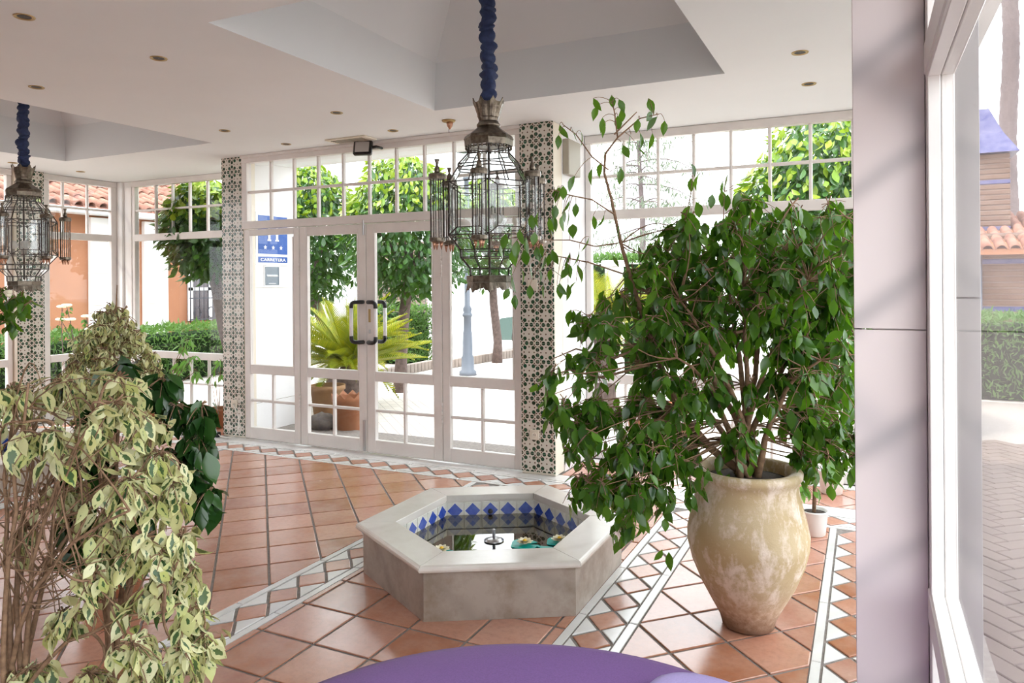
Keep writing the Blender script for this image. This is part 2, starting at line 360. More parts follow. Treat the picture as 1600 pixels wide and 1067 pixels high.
# ------------------------------------------------------------------ mesh building
def link(o): COL.objects.link(o); return o
def wloc(parent):
    v = Vector((0, 0, 0))
    while parent is not None:
        v += parent.location; parent = parent.parent
    return v
class MB:
    def __init__(s): s.v = []; s.f = []; s.sm = []; s.mi = []
    def add(s, vs, fs, smooth=False, mi=0):
        n = len(s.v); s.v += [tuple(map(float, p)) for p in vs]
        for q in fs: s.f.append([n + i for i in q]); s.sm.append(smooth); s.mi.append(mi)
        return s
    def box(s, x0, x1, y0, y1, z0, z1, mi=0, bev=0.0):
        if bev <= 0:
            vs = [(x, y, z) for z in (z0, z1) for y in (y0, y1) for x in (x0, x1)]
            return s.add(vs, [(0, 2, 3, 1), (4, 5, 7, 6), (0, 1, 5, 4), (2, 6, 7, 3), (0, 4, 6, 2), (1, 3, 7, 5)], False, mi)
        b = min(bev, (x1 - x0) / 2.1, (y1 - y0) / 2.1, (z1 - z0) / 2.1)
        vs = []
        for (x, sx) in ((x0, 1), (x1, -1)):
            for (y, sy) in ((y0, 1), (y1, -1)):
                for (z, sz) in ((z0, 1), (z1, -1)):
                    vs += [(x, y + sy * b, z + sz * b), (x + sx * b, y, z + sz * b), (x + sx * b, y + sy * b, z)]
        I = lambda i, j, k, a: ((i * 2 + j) * 2 + k) * 3 + a
        fs = []
        for i in (0, 1):
            q = [I(i, 0, 0, 0), I(i, 1, 0, 0), I(i, 1, 1, 0), I(i, 0, 1, 0)]; fs.append(q if i else q[::-1])
            q = [I(0, i, 0, 1), I(1, i, 0, 1), I(1, i, 1, 1), I(0, i, 1, 1)]; fs.append(q if not i else q[::-1])
            q = [I(0, 0, i, 2), I(1, 0, i, 2), I(1, 1, i, 2), I(0, 1, i, 2)]; fs.append(q if i else q[::-1])
        for i in (0, 1):
            for j in (0, 1):
                fs.append([I(i, j, 0, 0), I(i, j, 1, 0), I(i, j, 1, 1), I(i, j, 0, 1)])
                fs.append([I(i, 0, j, 0), I(i, 1, j, 0), I(i, 1, j, 2), I(i, 0, j, 2)])
                fs.append([I(0, i, j, 1), I(1, i, j, 1), I(1, i, j, 2), I(0, i, j, 2)])
        for i in (0, 1):
            for j in (0, 1):
                for k in (0, 1): fs.append([I(i, j, k, 0), I(i, j, k, 1), I(i, j, k, 2)])
        return s.add(vs, fs, False, mi)
    def lathe(s, prof, c=(0, 0, 0), n=32, smooth=True, mi=0, a0=0.0, cap=True, jag=None):
        vs = []
        for (r, z) in prof:
            for k in range(n):
                a = a0 + 2 * pi * k / n; vs.append((c[0] + r * cos(a), c[1] + r * sin(a), c[2] + z))
        if jag:
            i, amp = jag
            for k in range(n):
                p = vs[i * n + k]; vs[i * n + k] = (p[0], p[1], p[2] + amp * (k % 2))
        fs = []
        for i in range(len(prof) - 1):
            for k in range(n):
                k2 = (k + 1) % n; fs.append((i * n + k, i * n + k2, (i + 1) * n + k2, (i + 1) * n + k))
        if cap:
            fs.append(tuple(range(n))[::-1]); fs.append(tuple((len(prof) - 1) * n + k for k in range(n)))
        return s.add(vs, fs, smooth, mi)
    def tube(s, pts, rad, n=6, smooth=True, mi=0, cap=True):
        pts = [np.asarray(p, float) for p in pts]
        if not hasattr(rad, '__len__'): rad = [rad] * len(pts)
        vs = []; up = None
        for i, p in enumerate(pts):
            t = pts[min(i + 1, len(pts) - 1)] - pts[max(i - 1, 0)]
            t = t / (np.linalg.norm(t) + 1e-9)
            if up is None:
                up = np.array([0, 0, 1.0]) if abs(t[2]) < 0.9 else np.array([1.0, 0, 0])
            a = np.cross(t, up); a /= np.linalg.norm(a) + 1e-9
            b = np.cross(a, t); up = b
            for k in range(n):
                w = 2 * pi * k / n + pi / n
                vs.append(p + rad[i] * (cos(w) * a + sin(w) * b))
        fs = []
        for i in range(len(pts) - 1):
            for k in range(n):
                k2 = (k + 1) % n; fs.append((i * n + k, (i + 1) * n + k, (i + 1) * n + k2, i * n + k2))
        if cap:
            fs.append(tuple(range(n))); fs.append(tuple((len(pts) - 1) * n + k for k in range(n))[::-1])
        return s.add(vs, fs, smooth, mi)
    def prism(s, poly, z0, z1, ch=0.0, mi=0):
        n = len(poly)
        cx = sum(p[0] for p in poly) / n; cy = sum(p[1] for p in poly) / n
        def ins(p):
            d = math.hypot(p[0] - cx, p[1] - cy) + 1e-9; k = max(0.3, 1 - ch * 1.4 / d)
            return (cx + (p[0] - cx) * k, cy + (p[1] - cy) * k)
        vs = [(p[0], p[1], z0) for p in poly] + [(p[0], p[1], z1 - ch * 0.6) for p in poly]
        fs = [tuple(range(n))[::-1]] + [(k, (k + 1) % n, n + (k + 1) % n, n + k) for k in range(n)]
        if ch > 0:
            vs += [(*ins(p), z1) for p in poly]
            fs += [(n + k, n + (k + 1) % n, 2 * n + (k + 1) % n, 2 * n + k) for k in range(n)] + [tuple(2 * n + k for k in range(n))]
        else: fs.append(tuple(n + k for k in range(n)))
        return s.add(vs, fs, False, mi)
    def sphere(s, c, r, nu=14, nv=8, sc=(1, 1, 1), mi=0, jit=0.0):
        vs = []; 
        for i in range(nv + 1):
            th = pi * i / nv
            for k in range(nu):
                ph = 2 * pi * k / nu; q = 1 + (random.uniform(-jit, jit) if jit else 0)
                vs.append((c[0] + sc[0] * r * q * sin(th) * cos(ph), c[1] + sc[1] * r * q * sin(th) * sin(ph), c[2] + sc[2] * r * q * cos(th)))
        fs = [(i * nu + k, (i + 1) * nu + k, (i + 1) * nu + (k + 1) % nu, i * nu + (k + 1) % nu) for i in range(nv) for k in range(nu)]
        return s.add(vs, fs, True, mi)
    def mesh(s, name, mats, off=(0, 0, 0)):
        me = bpy.data.meshes.new(name)
        me.from_pydata([(p[0] - off[0], p[1] - off[1], p[2] - off[2]) for p in s.v], [], s.f)
        me.polygons.foreach_set('use_smooth', s.sm)
        me.polygons.foreach_set('material_index', s.mi)
        for m in (mats if isinstance(mats, (list, tuple)) else [mats]): me.materials.append(MATS[m] if isinstance(m, str) else m)
        me.validate(); me.update()
        return me
    def build(s, name, mats, parent=None, origin=None):
        if origin is None:
            a = np.array(s.v); lo, hi = a.min(0), a.max(0)
            origin = ((lo[0] + hi[0]) / 2, (lo[1] + hi[1]) / 2, lo[2])
        o = link(bpy.data.objects.new(name, s.mesh(name, mats, origin)))
        o.location = Vector(origin) - wloc(parent)
        if parent is not None: o.parent = parent
        return o
def tag(o, label=None, cat=None, group=None, kind=None):
    if label: o['label'] = label
    if cat: o['category'] = cat
    if group: o['group'] = group
    if kind: o['kind'] = kind
    return o
def thing(name, label, cat, loc, group=None):
    o = link(bpy.data.objects.new(name, None)); o.location = loc; o.empty_display_size = 0.1
    return tag(o, label, cat, group)
def setting(name, loc=(0, 0, 0), label=None):
    o = link(bpy.data.objects.new(name, None)); o.location = loc; o.empty_display_size = 0.1
    return tag(o, label, None, None, 'structure')
def struct(name, mb, mat, label=None):
    return tag(mb.build(name, mat), label, None, None, 'structure')
def box(name, mat, parent, *a, bev=0.0): return MB().box(*a, bev=bev).build(name, mat, parent)

# ================================================================== ROOM SHELL
ZC = 2.82
YD = 5.38            # door wall
YW = 6.05            # alcove windows
XL, XR = -8.40, 0.143
GZ = -0.03           # ground outside
R1 = (-2.87, -0.775, 2.55, 4.62)
R2 = (-7.40, -5.30, 2.68, 4.75)

# ---- floor: grout bed with tiles laid on it
floor = struct('floor', MB().box(-8.6, 0.45, -3.2, 6.2, -0.028, -0.006), 'grout', 'terracotta tile floor with white and terracotta border bands')
TILES = []   # (polygon, material)
def clip_poly(poly, x0, x1, y0, y1):
    def cut(P, f):
        out = []
        for i in range(len(P)):
            a, b = P[i], P[(i + 1) % len(P)]; fa, fb = f(a), f(b)
            if fa >= 0: out.append(a)
            if (fa > 0 and fb < 0) or (fa < 0 and fb > 0):
                t = fa / (fa - fb); out.append((a[0] + t * (b[0] - a[0]), a[1] + t * (b[1] - a[1])))
        return out
    for f in (lambda p: p[0] - x0, lambda p: x1 - p[0], lambda p: p[1] - y0, lambda p: y1 - p[1]):
        poly = cut(poly, f)
        if len(poly) < 3: return []
    q = []
    for p in poly:
        if not q or math.hypot(p[0] - q[-1][0], p[1] - q[-1][1]) > 1e-4: q.append(p)
    if len(q) > 2 and math.hypot(q[0][0] - q[-1][0], q[0][1] - q[-1][1]) < 1e-4: q.pop()
    return q
def area(P): return 0.5 * abs(sum(P[i][0] * P[(i + 1) % len(P)][1] - P[(i + 1) % len(P)][0] * P[i][1] for i in range(len(P))))
def pix_area(P):
    q = [proj((p[0], p[1], 0)) for p in P]
    if min(t[2] for t in q) < 0.3: return 0
    if max(t[0] for t in q) < 0 or min(t[0] for t in q) > 1345 or min(t[1] for t in q) > 1067: return 0
    return area([(t[0], t[1]) for t in q])
def field(x0, x1, y0, y1, diag, ou, ov, pit, gap=0.013):
    S = 2 ** .5
    if diag:
        us = [(x + y) / S for x in (x0, x1) for y in (y0, y1)]; vs = [(y - x) / S for x in (x0, x1) for y in (y0, y1)]
    else: us = [x0, x1]; vs = [y0, y1]
    i0, i1 = math.floor((min(us) - ou) / pit) - 1, math.ceil((max(us) - ou) / pit) + 1
    j0, j1 = math.floor((min(vs) - ov) / pit) - 1, math.ceil((max(vs) - ov) / pit) + 1
    g = gap / 2
    for i in range(i0, i1):
        for j in range(j0, j1):
            a, b = ou + i * pit + g, ou + (i + 1) * pit - g; c, d = ov + j * pit + g, ov + (j + 1) * pit - g
            P = [(a, c), (b, c), (b, d), (a, d)]
            if diag: P = [((u - v) / S, (u + v) / S) for u, v in P]
            P = clip_poly(P, x0, x1, y0, y1)
            if len(P) > 2 and area(P) > 0.0006:
                if area(P) > 0.0006: TILES.append((P, 'terracotta', 'floor_tile'))
def hexin(x, y, c, r):
    dx, dy = abs(x - c[0]), abs(y - c[1]); return dx < r * 0.866 and dx * 0.5 + dy * 0.866 < r * 0.866
field(-5.40, -2.765, -1.5, 4.955, True, 0.038, 3.971, 0.2795)
field(-2.475, -1.222, 0.2, 4.955, False, -2.442, 2.442, 0.293)
field(-0.930, -0.218, 1.5, 4.955, True, 1.883, 2.657, 0.2795)
field(-6.97, -5.712, 0.2, 4.955, False, -6.94, 2.442, 0.293)
field(-8.30, -7.27, 0.2, 4.955, True, 0.038, 3.971, 0.2795)
field(-2.20, 0.10, 5.42, 5.90, True, 0.03, 3.971, 0.2795)
field(-8.30, -5.92, 5.42, 5.90, True, 0.03, 3.971, 0.2795)
def strip(axis, c0, s0, s1, w=0.278, ln=0.036):
    """border band: a white line on each side, terracotta diamonds point to point with white triangles between"""
    g = 0.010
    mp = (lambda c, s: (c, s)) if axis == 'Y' else (lambda c, s: (s, c))
    def put(P, m, nm):
        P = [mp(*p) for p in P]
        if sum(P[i][0] * P[(i + 1) % len(P)][1] - P[(i + 1) % len(P)][0] * P[i][1] for i in range(len(P))) < 0: P = P[::-1]
        TILES.append((P, m, nm))
    L = 0.6; n = int(math.ceil((s1 - s0) / L))
    for k in range(n):
        a, b = s0 + k * L, min(s0 + (k + 1) * L, s1)
        for c in (c0, c0 + w - ln): put([(c, a + 0.002), (c + ln, a + 0.002), (c + ln, b - 0.002), (c, b - 0.002)], 'floor_white', 'border_line')
    a0, a1 = c0 + ln + g, c0 + w - ln - g; W = a1 - a0; cm = (a0 + a1) / 2; p = W * 1.12
    n = int((s1 - s0) / p)
    for k in range(n):
        m = s1 - (k + 0.5) * p; h = p / 2 - 0.006; q = W / 2 - 0.008
        put([(cm - q, m), (cm, m - h), (cm + q, m), (cm, m + h)], 'terracotta', 'border_diamond')
        for sd in (-1, 1):
            e = cm + sd * W / 2
            put([(e, m - p + 0.014), (e, m - 0.014), (cm + sd * 0.013, m - p / 2)], 'floor_white', 'border_triangle')
for c in (-1.217, -2.761, -0.212, -5.708, -7.262): strip('Y', c, -0.4, 4.955)
strip('X', 4.962, -8.3, 0.1)
for (x0, x1) in ((-8.3, -5.95), (-2.2, 0.1)):
    x = x0
    while x < x1 - 0.01:
        TILES.append(([(x, 5.91), (min(x + 0.78, x1), 5.91), (min(x + 0.78, x1), 6.02), (x, 6.02)], 'floor_white', 'sill_slab'))
        x += 0.785
x = -5.95
while x < 0.09:       # marble threshold along the doors
    if True:
        TILES.append(([(x, 5.248), (x + 0.80, 5.248), (x + 0.80, 5.41), (x, 5.41)], 'floor_white', 'threshold_slab')); x += 0.803
FC1, FC2 = (-1.825, 3.51), (-6.34, 3.51)
TILES = [t for t in TILES if not any(all(hexin(p[0], p[1], c, 0.66) for p in t[0]) for c in (FC1, FC2))]
bykind = {}
for t in TILES: bykind.setdefault(t[2], []).append((pix_area(t[0]), t))
full = {}
for nm, L in bykind.items():
    L.sort(key=lambda q: -q[0]); rest = {}
    for i, (pa, (P, m, _)) in enumerate(L):
        n = len(P); cx = sum(p[0] for p in P) / n; cy = sum(p[1] for p in P) / n
        if i < 300 and pa > 25:
            key = (nm, m, n, tuple((round(p[0] - cx, 4), round(p[1] - cy, 4)) for p in P))
            if key not in full:
                full[key] = MB().prism([(p[0] - cx, p[1] - cy) for p in P], -0.012, 0.0, 0.0035).mesh(nm, m)
            o = link(bpy.data.objects.new(nm, full[key])); o.parent = floor
            o.location = Vector((cx, cy, random.uniform(-0.0012, 0.0008))) - floor.location
        else: rest.setdefault(m, MB()).prism(P, -0.012, 0.0, 0.0035)
    for m, mb in rest.items():
        tag(mb.build(nm + '_field', m, floor), kind='stuff')

# ---- ceiling with two square coffers
def ring_quads(mb, X0, X1, Y0, Y1, holes, z0, z1):
    xs = sorted({X0, X1, *[h[0] for h in holes], *[h[1] for h in holes]}); ys = sorted({Y0, Y1, *[h[2] for h in holes], *[h[3] for h in holes]})
    for i in range(len(xs) - 1):
        for j in range(len(ys) - 1):
            cx, cy = (xs[i] + xs[i + 1]) / 2, (ys[j] + ys[j + 1]) / 2
            if any(h[0] < cx < h[1] and h[2] < cy < h[3] for h in holes): continue
            mb.box(xs[i], xs[i + 1], ys[j], ys[j + 1], z0, z1)
cl = MB(); ring_quads(cl, -8.62, 0.42, -3.2, 6.12, [R1, R2], ZC, ZC + 0.12)
ceiling = struct('ceiling', cl, 'ceiling_paint', 'white plaster ceiling with recessed square coffers')
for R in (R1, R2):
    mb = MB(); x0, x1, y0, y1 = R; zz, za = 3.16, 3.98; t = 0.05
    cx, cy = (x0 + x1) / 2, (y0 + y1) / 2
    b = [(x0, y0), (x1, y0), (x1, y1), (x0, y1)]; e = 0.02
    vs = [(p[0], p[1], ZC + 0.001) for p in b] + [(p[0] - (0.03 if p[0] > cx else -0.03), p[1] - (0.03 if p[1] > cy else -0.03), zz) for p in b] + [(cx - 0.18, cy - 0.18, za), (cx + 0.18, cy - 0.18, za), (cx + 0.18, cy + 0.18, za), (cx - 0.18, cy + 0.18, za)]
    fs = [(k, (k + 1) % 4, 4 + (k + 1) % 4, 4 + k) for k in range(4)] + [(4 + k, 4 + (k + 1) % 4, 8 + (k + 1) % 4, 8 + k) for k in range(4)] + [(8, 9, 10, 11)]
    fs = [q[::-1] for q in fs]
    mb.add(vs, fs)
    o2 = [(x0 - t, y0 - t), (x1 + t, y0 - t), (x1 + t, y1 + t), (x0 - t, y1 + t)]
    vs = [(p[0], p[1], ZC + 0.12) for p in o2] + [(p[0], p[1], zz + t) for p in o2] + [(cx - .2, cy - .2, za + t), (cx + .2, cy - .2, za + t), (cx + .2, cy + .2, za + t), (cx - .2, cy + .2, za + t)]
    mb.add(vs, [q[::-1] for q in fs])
    mb.build('coffer', 'recess_shaded_paint', ceiling)
# eaves outside
tag(MB().box(-5.70, -2.44, YD + 0.07, 5.74, 2.78, 2.94).build('trim_1', 'outside_white'), 'white soffit over the entrance doors', None, None, 'structure')
tag(MB().box(-8.95, 0.7, 6.13, 6.30, 2.84, 2.98).build('trim_2', 'outside_white'), 'white eaves edge outside the alcove windows', None, None, 'structure')

# ---- glazing builder: s runs along the wall, d into the wall (outwards)
def mapper(axis, c, sign):
    if axis == 'X': return lambda s0, s1, d0, d1: (s0, s1, *sorted((c + sign * d0, c + sign * d1)))
    return lambda s0, s1, d0, d1: (*sorted((c + sign * d0, c + sign * d1)), s0, s1)
def bar(parent, name, mp, s0, s1, z0, z1, d0, d1, mat='paint_frame', bev=0.004):
    a = mp(s0, s1, d0, d1); return MB().box(*a, z0, z1, bev=bev).build(name, mat, parent)
def pane(parent, mp, s0, s1, z0, z1, d=0.028):
    a = mp(s0, s1, d, d + 0.004); return MB().box(*a, z0, z1).build('pane', 'glass_pane', parent)
def grid(parent, mp, cols, rows, mw=0.026, d0=0.008, d1=0.046):
    """panes with muntins between; cols and rows are bar centre lines, the first and last being the frame edges"""
    n, k = len(cols), len(rows)
    for i in range(1, n - 1): bar(parent, 'muntin', mp, cols[i] - mw / 2, cols[i] + mw / 2, rows[0], rows[-1], d0, d1, bev=0.006)
    for j in range(1, k - 1): bar(parent, 'muntin', mp, cols[0], cols[-1], rows[j] - mw / 2, rows[j] + mw / 2, d0 + 0.002, d1 - 0.002, bev=0.006)
    for i in range(n - 1):
        for j in range(k - 1):
            pane(parent, mp, cols[i] + (mw / 2 if i else 0), cols[i + 1] - (mw / 2 if i < n - 2 else 0), rows[j] + (mw / 2 if j else 0), rows[j + 1] - (mw / 2 if j < k - 2 else 0))
def leaf_panel(root, mp, s0, s1, door=True):
    """a glazed leaf: one tall pane over two by two small ones"""
    sw = 0.085 if door else 0.07; z0, z1 = 0.012, 2.083
    bar(root, 'stile', mp, s0, s0 + sw, z0, z1, 0, 0.052); bar(root, 'stile', mp, s1 - sw, s1, z0, z1, 0, 0.052)
    a, b = s0 + sw, s1 - sw
    bar(root, 'rail', mp, a, b, z0, 0.125, 0.002, 0.05); bar(root, 'rail', mp, a, b, 0.655, 0.745, 0.002, 0.05); bar(root, 'rail', mp, a, b, z1 - (0.085 if door else 0.06), z1, 0.002, 0.05)
    pane(root, mp, a, b, 0.745, z1 - (0.085 if door else 0.06))
    grid(root, mp, [a, (a + b) / 2, b], [0.125, 0.39, 0.655])
    for s in (a, b - 0.012): bar(root, 'glazing_bead', mp, s, s + 0.012, 0.745, 1.995, -0.004, 0.012, bev=0.002)

mpD = mapper('X', YD, 1)
DX = [-5.585, -4.868, -4.085, -3.285, -2.525]
names = ['window_1', 'door_1', 'door_2', 'window_2']
labs = ['fixed glazed panel left of the entrance doors', 'left glazed leaf of the white entrance doors', 'right glazed leaf of the white entrance doors', 'fixed glazed panel right of the entrance doors']
DOORS = {}
for i in range(4):
    root = setting(names[i], ((DX[i] + DX[i + 1]) / 2, YD, 0), labs[i]); DOORS[names[i]] = root
    leaf_panel(root, mpD, DX[i] + 0.004, DX[i + 1] - 0.004, i in (1, 2))
# transom over the doors
tr = setting('window_3', (-4.05, YD, 2.09), 'transom window of twenty small panes above the doors')
bar(tr, 'rail', mpD, -5.60, -2.51, 2.09, 2.165, -0.008, 0.06); bar(tr, 'rail', mpD, -5.60, -2.51, 2.745, ZC - 0.002, -0.012, 0.06)
bar(tr, 'stile', mpD, -5.60, -5.535, 2.165, 2.745, -0.008, 0.06); bar(tr, 'stile', mpD, -2.575, -2.51, 2.165, 2.745, -0.008, 0.06)
grid(tr, mpD, [-5.535 + 0.296 * k for k in range(11)], [2.165, 2.455, 2.745])
bar(tr, 'cornice', mpD, -5.60, -2.51, 2.79, ZC - 0.001, -0.035, -0.012)
# door hardware
def handle(root, sx, xg, yoff, blackout):
    """a white bar grip with black rubber elbows, from a fixing at xf"""
    xf = -4.085 + sx * 0.035; za, zb = 1.008, 1.372; y0 = YD + yoff * 0.045 + (0.052 if yoff > 0 else 0)
    h = MB().tube([(xg, y0, za + 0.045), (xg, y0, zb - 0.045)], 0.017, 10).build('handle', 'grip_white', root)
    h['label'] = 'white bar handle with black elbows'
    yw = YD if yoff < 0 else YD + 0.052
    for z, s in ((zb, 1), (za, -1)):
        e = 0.035
        pts = [(xg, y0, z - s * 0.055), (xg, y0, z - s * e)] + [(xg - sx * e * (1 - cos(t)), y0, z - s * e * (1 - sin(t))) for t in (0.5, 1.0, 1.57)] + [(xf + sx * 0.02, y0, z), (xf, y0 - (y0 - yw) * 0.5, z), (xf, yw, z)]
        MB().tube(pts, 0.0185, 10).build('elbow', 'black_plastic', h)
for yoff in (-1, 1):
    handle(DOORS['door_1'], -1, -4.085 - 0.135, yoff, True); handle(DOORS['door_2'], 1, -4.085 + 0.135, yoff, True)
box('lock_plate', 'brass', DOORS['door_2'], -4.060, -4.035, YD - 0.005, YD, 1.19, 1.31, bev=0.002)
box('cylinder_lock', 'steel', DOORS['door_2'], -4.054, -4.040, YD - 0.010, YD, 1.09, 1.125, bev=0.003)
for (root, x) in ((DOORS['door_1'], -4.868), (DOORS['door_2'], -3.285)):
    for zc in (1.68, 0.42, ):
        mb = MB()
        for q in range(5): mb.tube([(x, YD - 0.006, zc - 0.09 + q * 0.037), (x, YD - 0.006, zc - 0.056 + q * 0.037)], 0.0075, 8)
        mb.build('hinge', 'paint_frame', root)
box('floor_bolt', 'steel', DOORS['door_1'], -4.125, -4.10, YD - 0.012, YD, 0.02, 0.30, bev=0.004)
box('top_bolt', 'steel', DOORS['door_1'], -4.120, -4.10, YD - 0.012, YD, 1.98, 2.12, bev=0.004)

# ---- alcove windows
def tall_window(name, axis, c, sign, s0, s1, cols, label, lower=True, st=0.05):
    mp = mapper(axis, c, sign)
    loc = ((s0 + s1) / 2, c, 0) if axis == 'X' else (c, (s0 + s1) / 2, 0)
    root = setting(name, loc, label)
    bar(root, 'stile', mp, s0, s0 + st, 0.0, 2.75, 0, 0.06); bar(root, 'stile', mp, s1 - st, s1, 0.0, 2.75, 0, 0.06)
    bar(root, 'rail', mp, s0, s1, 2.75, ZC - 0.002, -0.01, 0.065); bar(root, 'rail', mp, s0 + st, s1 - st, 2.08, 2.162, -0.004, 0.055)
    bar(root, 'rail', mp, s0 + st, s1 - st, 0.66, 0.742, -0.004, 0.055); bar(root, 'rail', mp, s0 + st, s1 - st, 0.0, 0.09, -0.002, 0.055)
    cc = [s0 + st] + [q for q in cols if s0 + st + 0.05 < q < s1 - st - 0.05] + [s1 - st]
    grid(root, mp, cc, [2.162, 2.455, 2.75])
    pane(root, mp, s0 + st, s1 - st, 0.742, 2.08)
    if lower: grid(root, mp, cc, [0.09, 0.375, 0.66])
    return root
tall_window('window_4', 'X', YW, 1, -2.215, 0.16, [-2.165 + 0.2975 * k for k in range(1, 9)], 'tall window behind the big green ficus')
tall_window('window_5', 'X', YW + 0.02, 1, -8.17, -5.92, [-8.055 + 0.2925 * k for k in range(1, 9)], 'tall window left of the tiled column')
tall_window('window_6', 'Y', XL, -1, 5.13, 6.03, [5.366, 5.665], 'narrow window on the left wall beside the corner post', st=0.07)
tall_window('window_7', 'Y', XL, -1, 1.9, 4.79, [1.9 + 0.29 * k for k in range(1, 10)], 'window at the far left edge behind the lantern')
tall_window('window_8', 'Y', XR, 1, -3.0, 2.195, [2.145 - 0.297 * k for k in range(1, 17)], 'near window right of the marble pillar', st=0.002)
tall_window('window_9', 'Y', 0.19, 1, 2.56, 6.0, [2.6 + 0.297 * k for k in range(1, 11)], 'window behind the marble pillar')
struct('wall_back', MB().box(-8.5, 0.2, -3.2, -3.05, 0, ZC - .001), 'paint_white', 'white wall behind the camera')
struct('wall_left', MB().box(-8.55, -8.40, -3.05, 1.88, 0, ZC - .001), 'paint_white', 'white wall on the left, nearer the camera')

# ---- tiled columns, return walls, posts, pillar
tile_me = MB().box(-0.0725, 0.0725, -0.006, 0.0, -0.0725, 0.0725, bev=0.002).mesh('zellige_tile', 'zellige')
def tiled_column(name, axis, x0, x1, y0, y1, label, nx, face):
    core = tag(MB().box(x0, x1, y0, y1, 0, ZC - 0.001, bev=0.006).build(name, 'plate_cream'), label, None, None, 'structure')
    w = 0.1475
    for i in range(nx):
        for k in range(19):
            z = 0.02 + w * (k + 0.5)
            if z > ZC - 0.03: continue
            o = link(bpy.data.objects.new('zellige_tile', tile_me)); o.parent = core
            if axis == 'X':
                c = (face[0] + (i + 0.5) * w, y0, z); 
            else:
                c = (x1, face[0] + (i + 0.5) * w, z); o.rotation_euler = (0, 0, pi / 2)
            o.location = Vector(c) - core.location
            if i == nx - 1 and face[1] < 1:   # cut tile at the edge
                pass
    return core
tiled_column('trim_3', 'X', -2.518, -2.222, 5.345, 5.52, 'tiled column right of the entrance doors with green star tiles', 2, (-2.518, 1))
tiled_column('trim_4', 'X', -5.90, -5.605, 5.40, 5.56, 'tiled column left of the entrance doors with green star tiles', 2, (-5.90, 1))
tiled_column('trim_5', 'Y', XL - 0.12, XL + 0.05, 4.80, 5.11, 'tiled column on the far left wall behind the lantern', 2, (4.81, 1))
struct('wall_alcove_right', MB().box(-2.43, -2.222, 5.521, 6.15, -0.03, ZC - 0.001), 'outside_white', 'white return wall beside the right tiled column')
wl = struct('wall_alcove_left', MB().box(-5.92, -5.71, 5.561, 6.24, -0.03, ZC - 0.001), 'outside_white', 'white porch wall carrying the hotel sign')
for z in (0.30, 1.50, 2.05): box('joint', 'box_grey', wl, -5.7105, -5.709, 5.561, 6.241, z, z + 0.005)
box('skirting', 'marble_white', [o for o in bpy.data.objects if o.name == 'wall_alcove_right'][0], -2.222, -2.212, 5.522, 6.04, 0, 0.085, bev=0.002)
struct('trim_6', MB().box(-8.46, -8.30, 6.03, 6.17, 0, ZC - 0.001, bev=0.004).box(-8.30, -8.17, 6.06, 6.17, 0, ZC - 0.001, bev=0.003), 'marble_white', 'pale marble corner post between the left windows')
pil = setting('trim_7', (0.06, 2.3, 0), 'pale marble pillar in the right foreground')
box('core', 'marble_pillar', pil, 0.015, 0.203, 2.215, 2.55, 0, ZC - 0.001)
for (z0, z1) in ((0, 0.30), (0.302, 1.412), (1.415, ZC - 0.002)):
    box('marble_slab', 'marble_pillar', pil, -0.031, XR - 0.001, 2.198, 2.214, z0, z1, bev=0.0015)
    box('marble_slab', 'marble_pillar', pil, -0.031, -0.012, 2.215, 2.56, z0, z1, bev=0.0015)
for (z0, z1) in ((0, 0.35), (0.352, 1.497), (1.50, ZC - 0.002)):
    box('marble_slab', 'marble_outer', pil, 0.206, 0.262, 2.19, 2.213, z0, z1, bev=0.0015)
# jamb bead beside the pillar
mpR = mapper('Y', XR, 1)
w8 = bpy.data.objects['window_8']
bar(w8, 'jamb', mpR, 2.13, 2.192, 0.0, 2.75, 0, 0.029, bev=0.002); bar(w8, 'jamb', mpR, 2.135, 2.192, 0.0, 2.75, 0.031, 0.06, bev=0.002)
for p in ((0, 0.029), (0.031, 0.06)):
    bar(w8, 'sill_board', mpR, -3.0, 2.13, 0.70, 0.747, p[0], p[1], bev=0.002)
    bar(w8, 'transom_board', mpR, -3.0, 2.13, 2.062, 2.10, p[0], p[1], bev=0.002)
struct('wall_right', MB().box(0.206, 0.262, 2.214, 2.56, 0, ZC - .001), 'marble_outer', 'grey marble outer face of the right pillar')
struct('trim_8', MB().box(0.425, 0.56, -3.2, 6.12, ZC - .02, ZC + .12), 'outside_white', 'white eaves edge outside the right windows')
box('junction_box', 'box_grey', bpy.data.objects['wall_alcove_right'], -2.222, -2.165, 5.535, 5.80, 2.42, 2.71, bev=0.006)
box('blank_plate', 'plate_white', bpy.data.objects['wall_alcove_right'], -2.222, -2.214, 5.60, 5.74, 0.43, 0.57, bev=0.002)

# ---- small fittings on columns and ceiling
def socket(x, y, z, label, face=True):
    t = thing('wall_socket', label, 'socket', (x, y, z - 0.04))
    box('plate', 'plate_cream', t, x - 0.042, x + 0.042, y - 0.010, y, z - 0.042, z + 0.042, bev=0.004)
    if face:
        MB().lathe([(0.021, 0), (0.021, 0.004), (0.017, 0.004), (0.015, 0.0015)], (0, 0, 0), 18).build('ring', 'plate_cream', t, (0, 0, 0)).location = (0, -0.010, 0.04)
        r = t.children[-1]; r.rotation_euler = (pi / 2, 0, 0)
        for sx in (-0.008, 0.008): box('pin_hole', 'dark_hole', t, x + sx - 0.003, x + sx + 0.003, y - 0.0125, y - 0.011, z - 0.003, z + 0.003)
    return t
socket(-2.40, 5.339, 0.32, 'cream power socket low on the right tiled column')
socket(-2.405, 5.339, 1.52, 'blank cream switch plate halfway up the right tiled column', False)
socket(-5.74, 5.394, 0.335, 'cream power socket low on the left tiled column')
t = thing('power_cable', 'white power cable looping from socket to floor by left tiled column', 'cable', (-5.75, 5.33, 0.0))
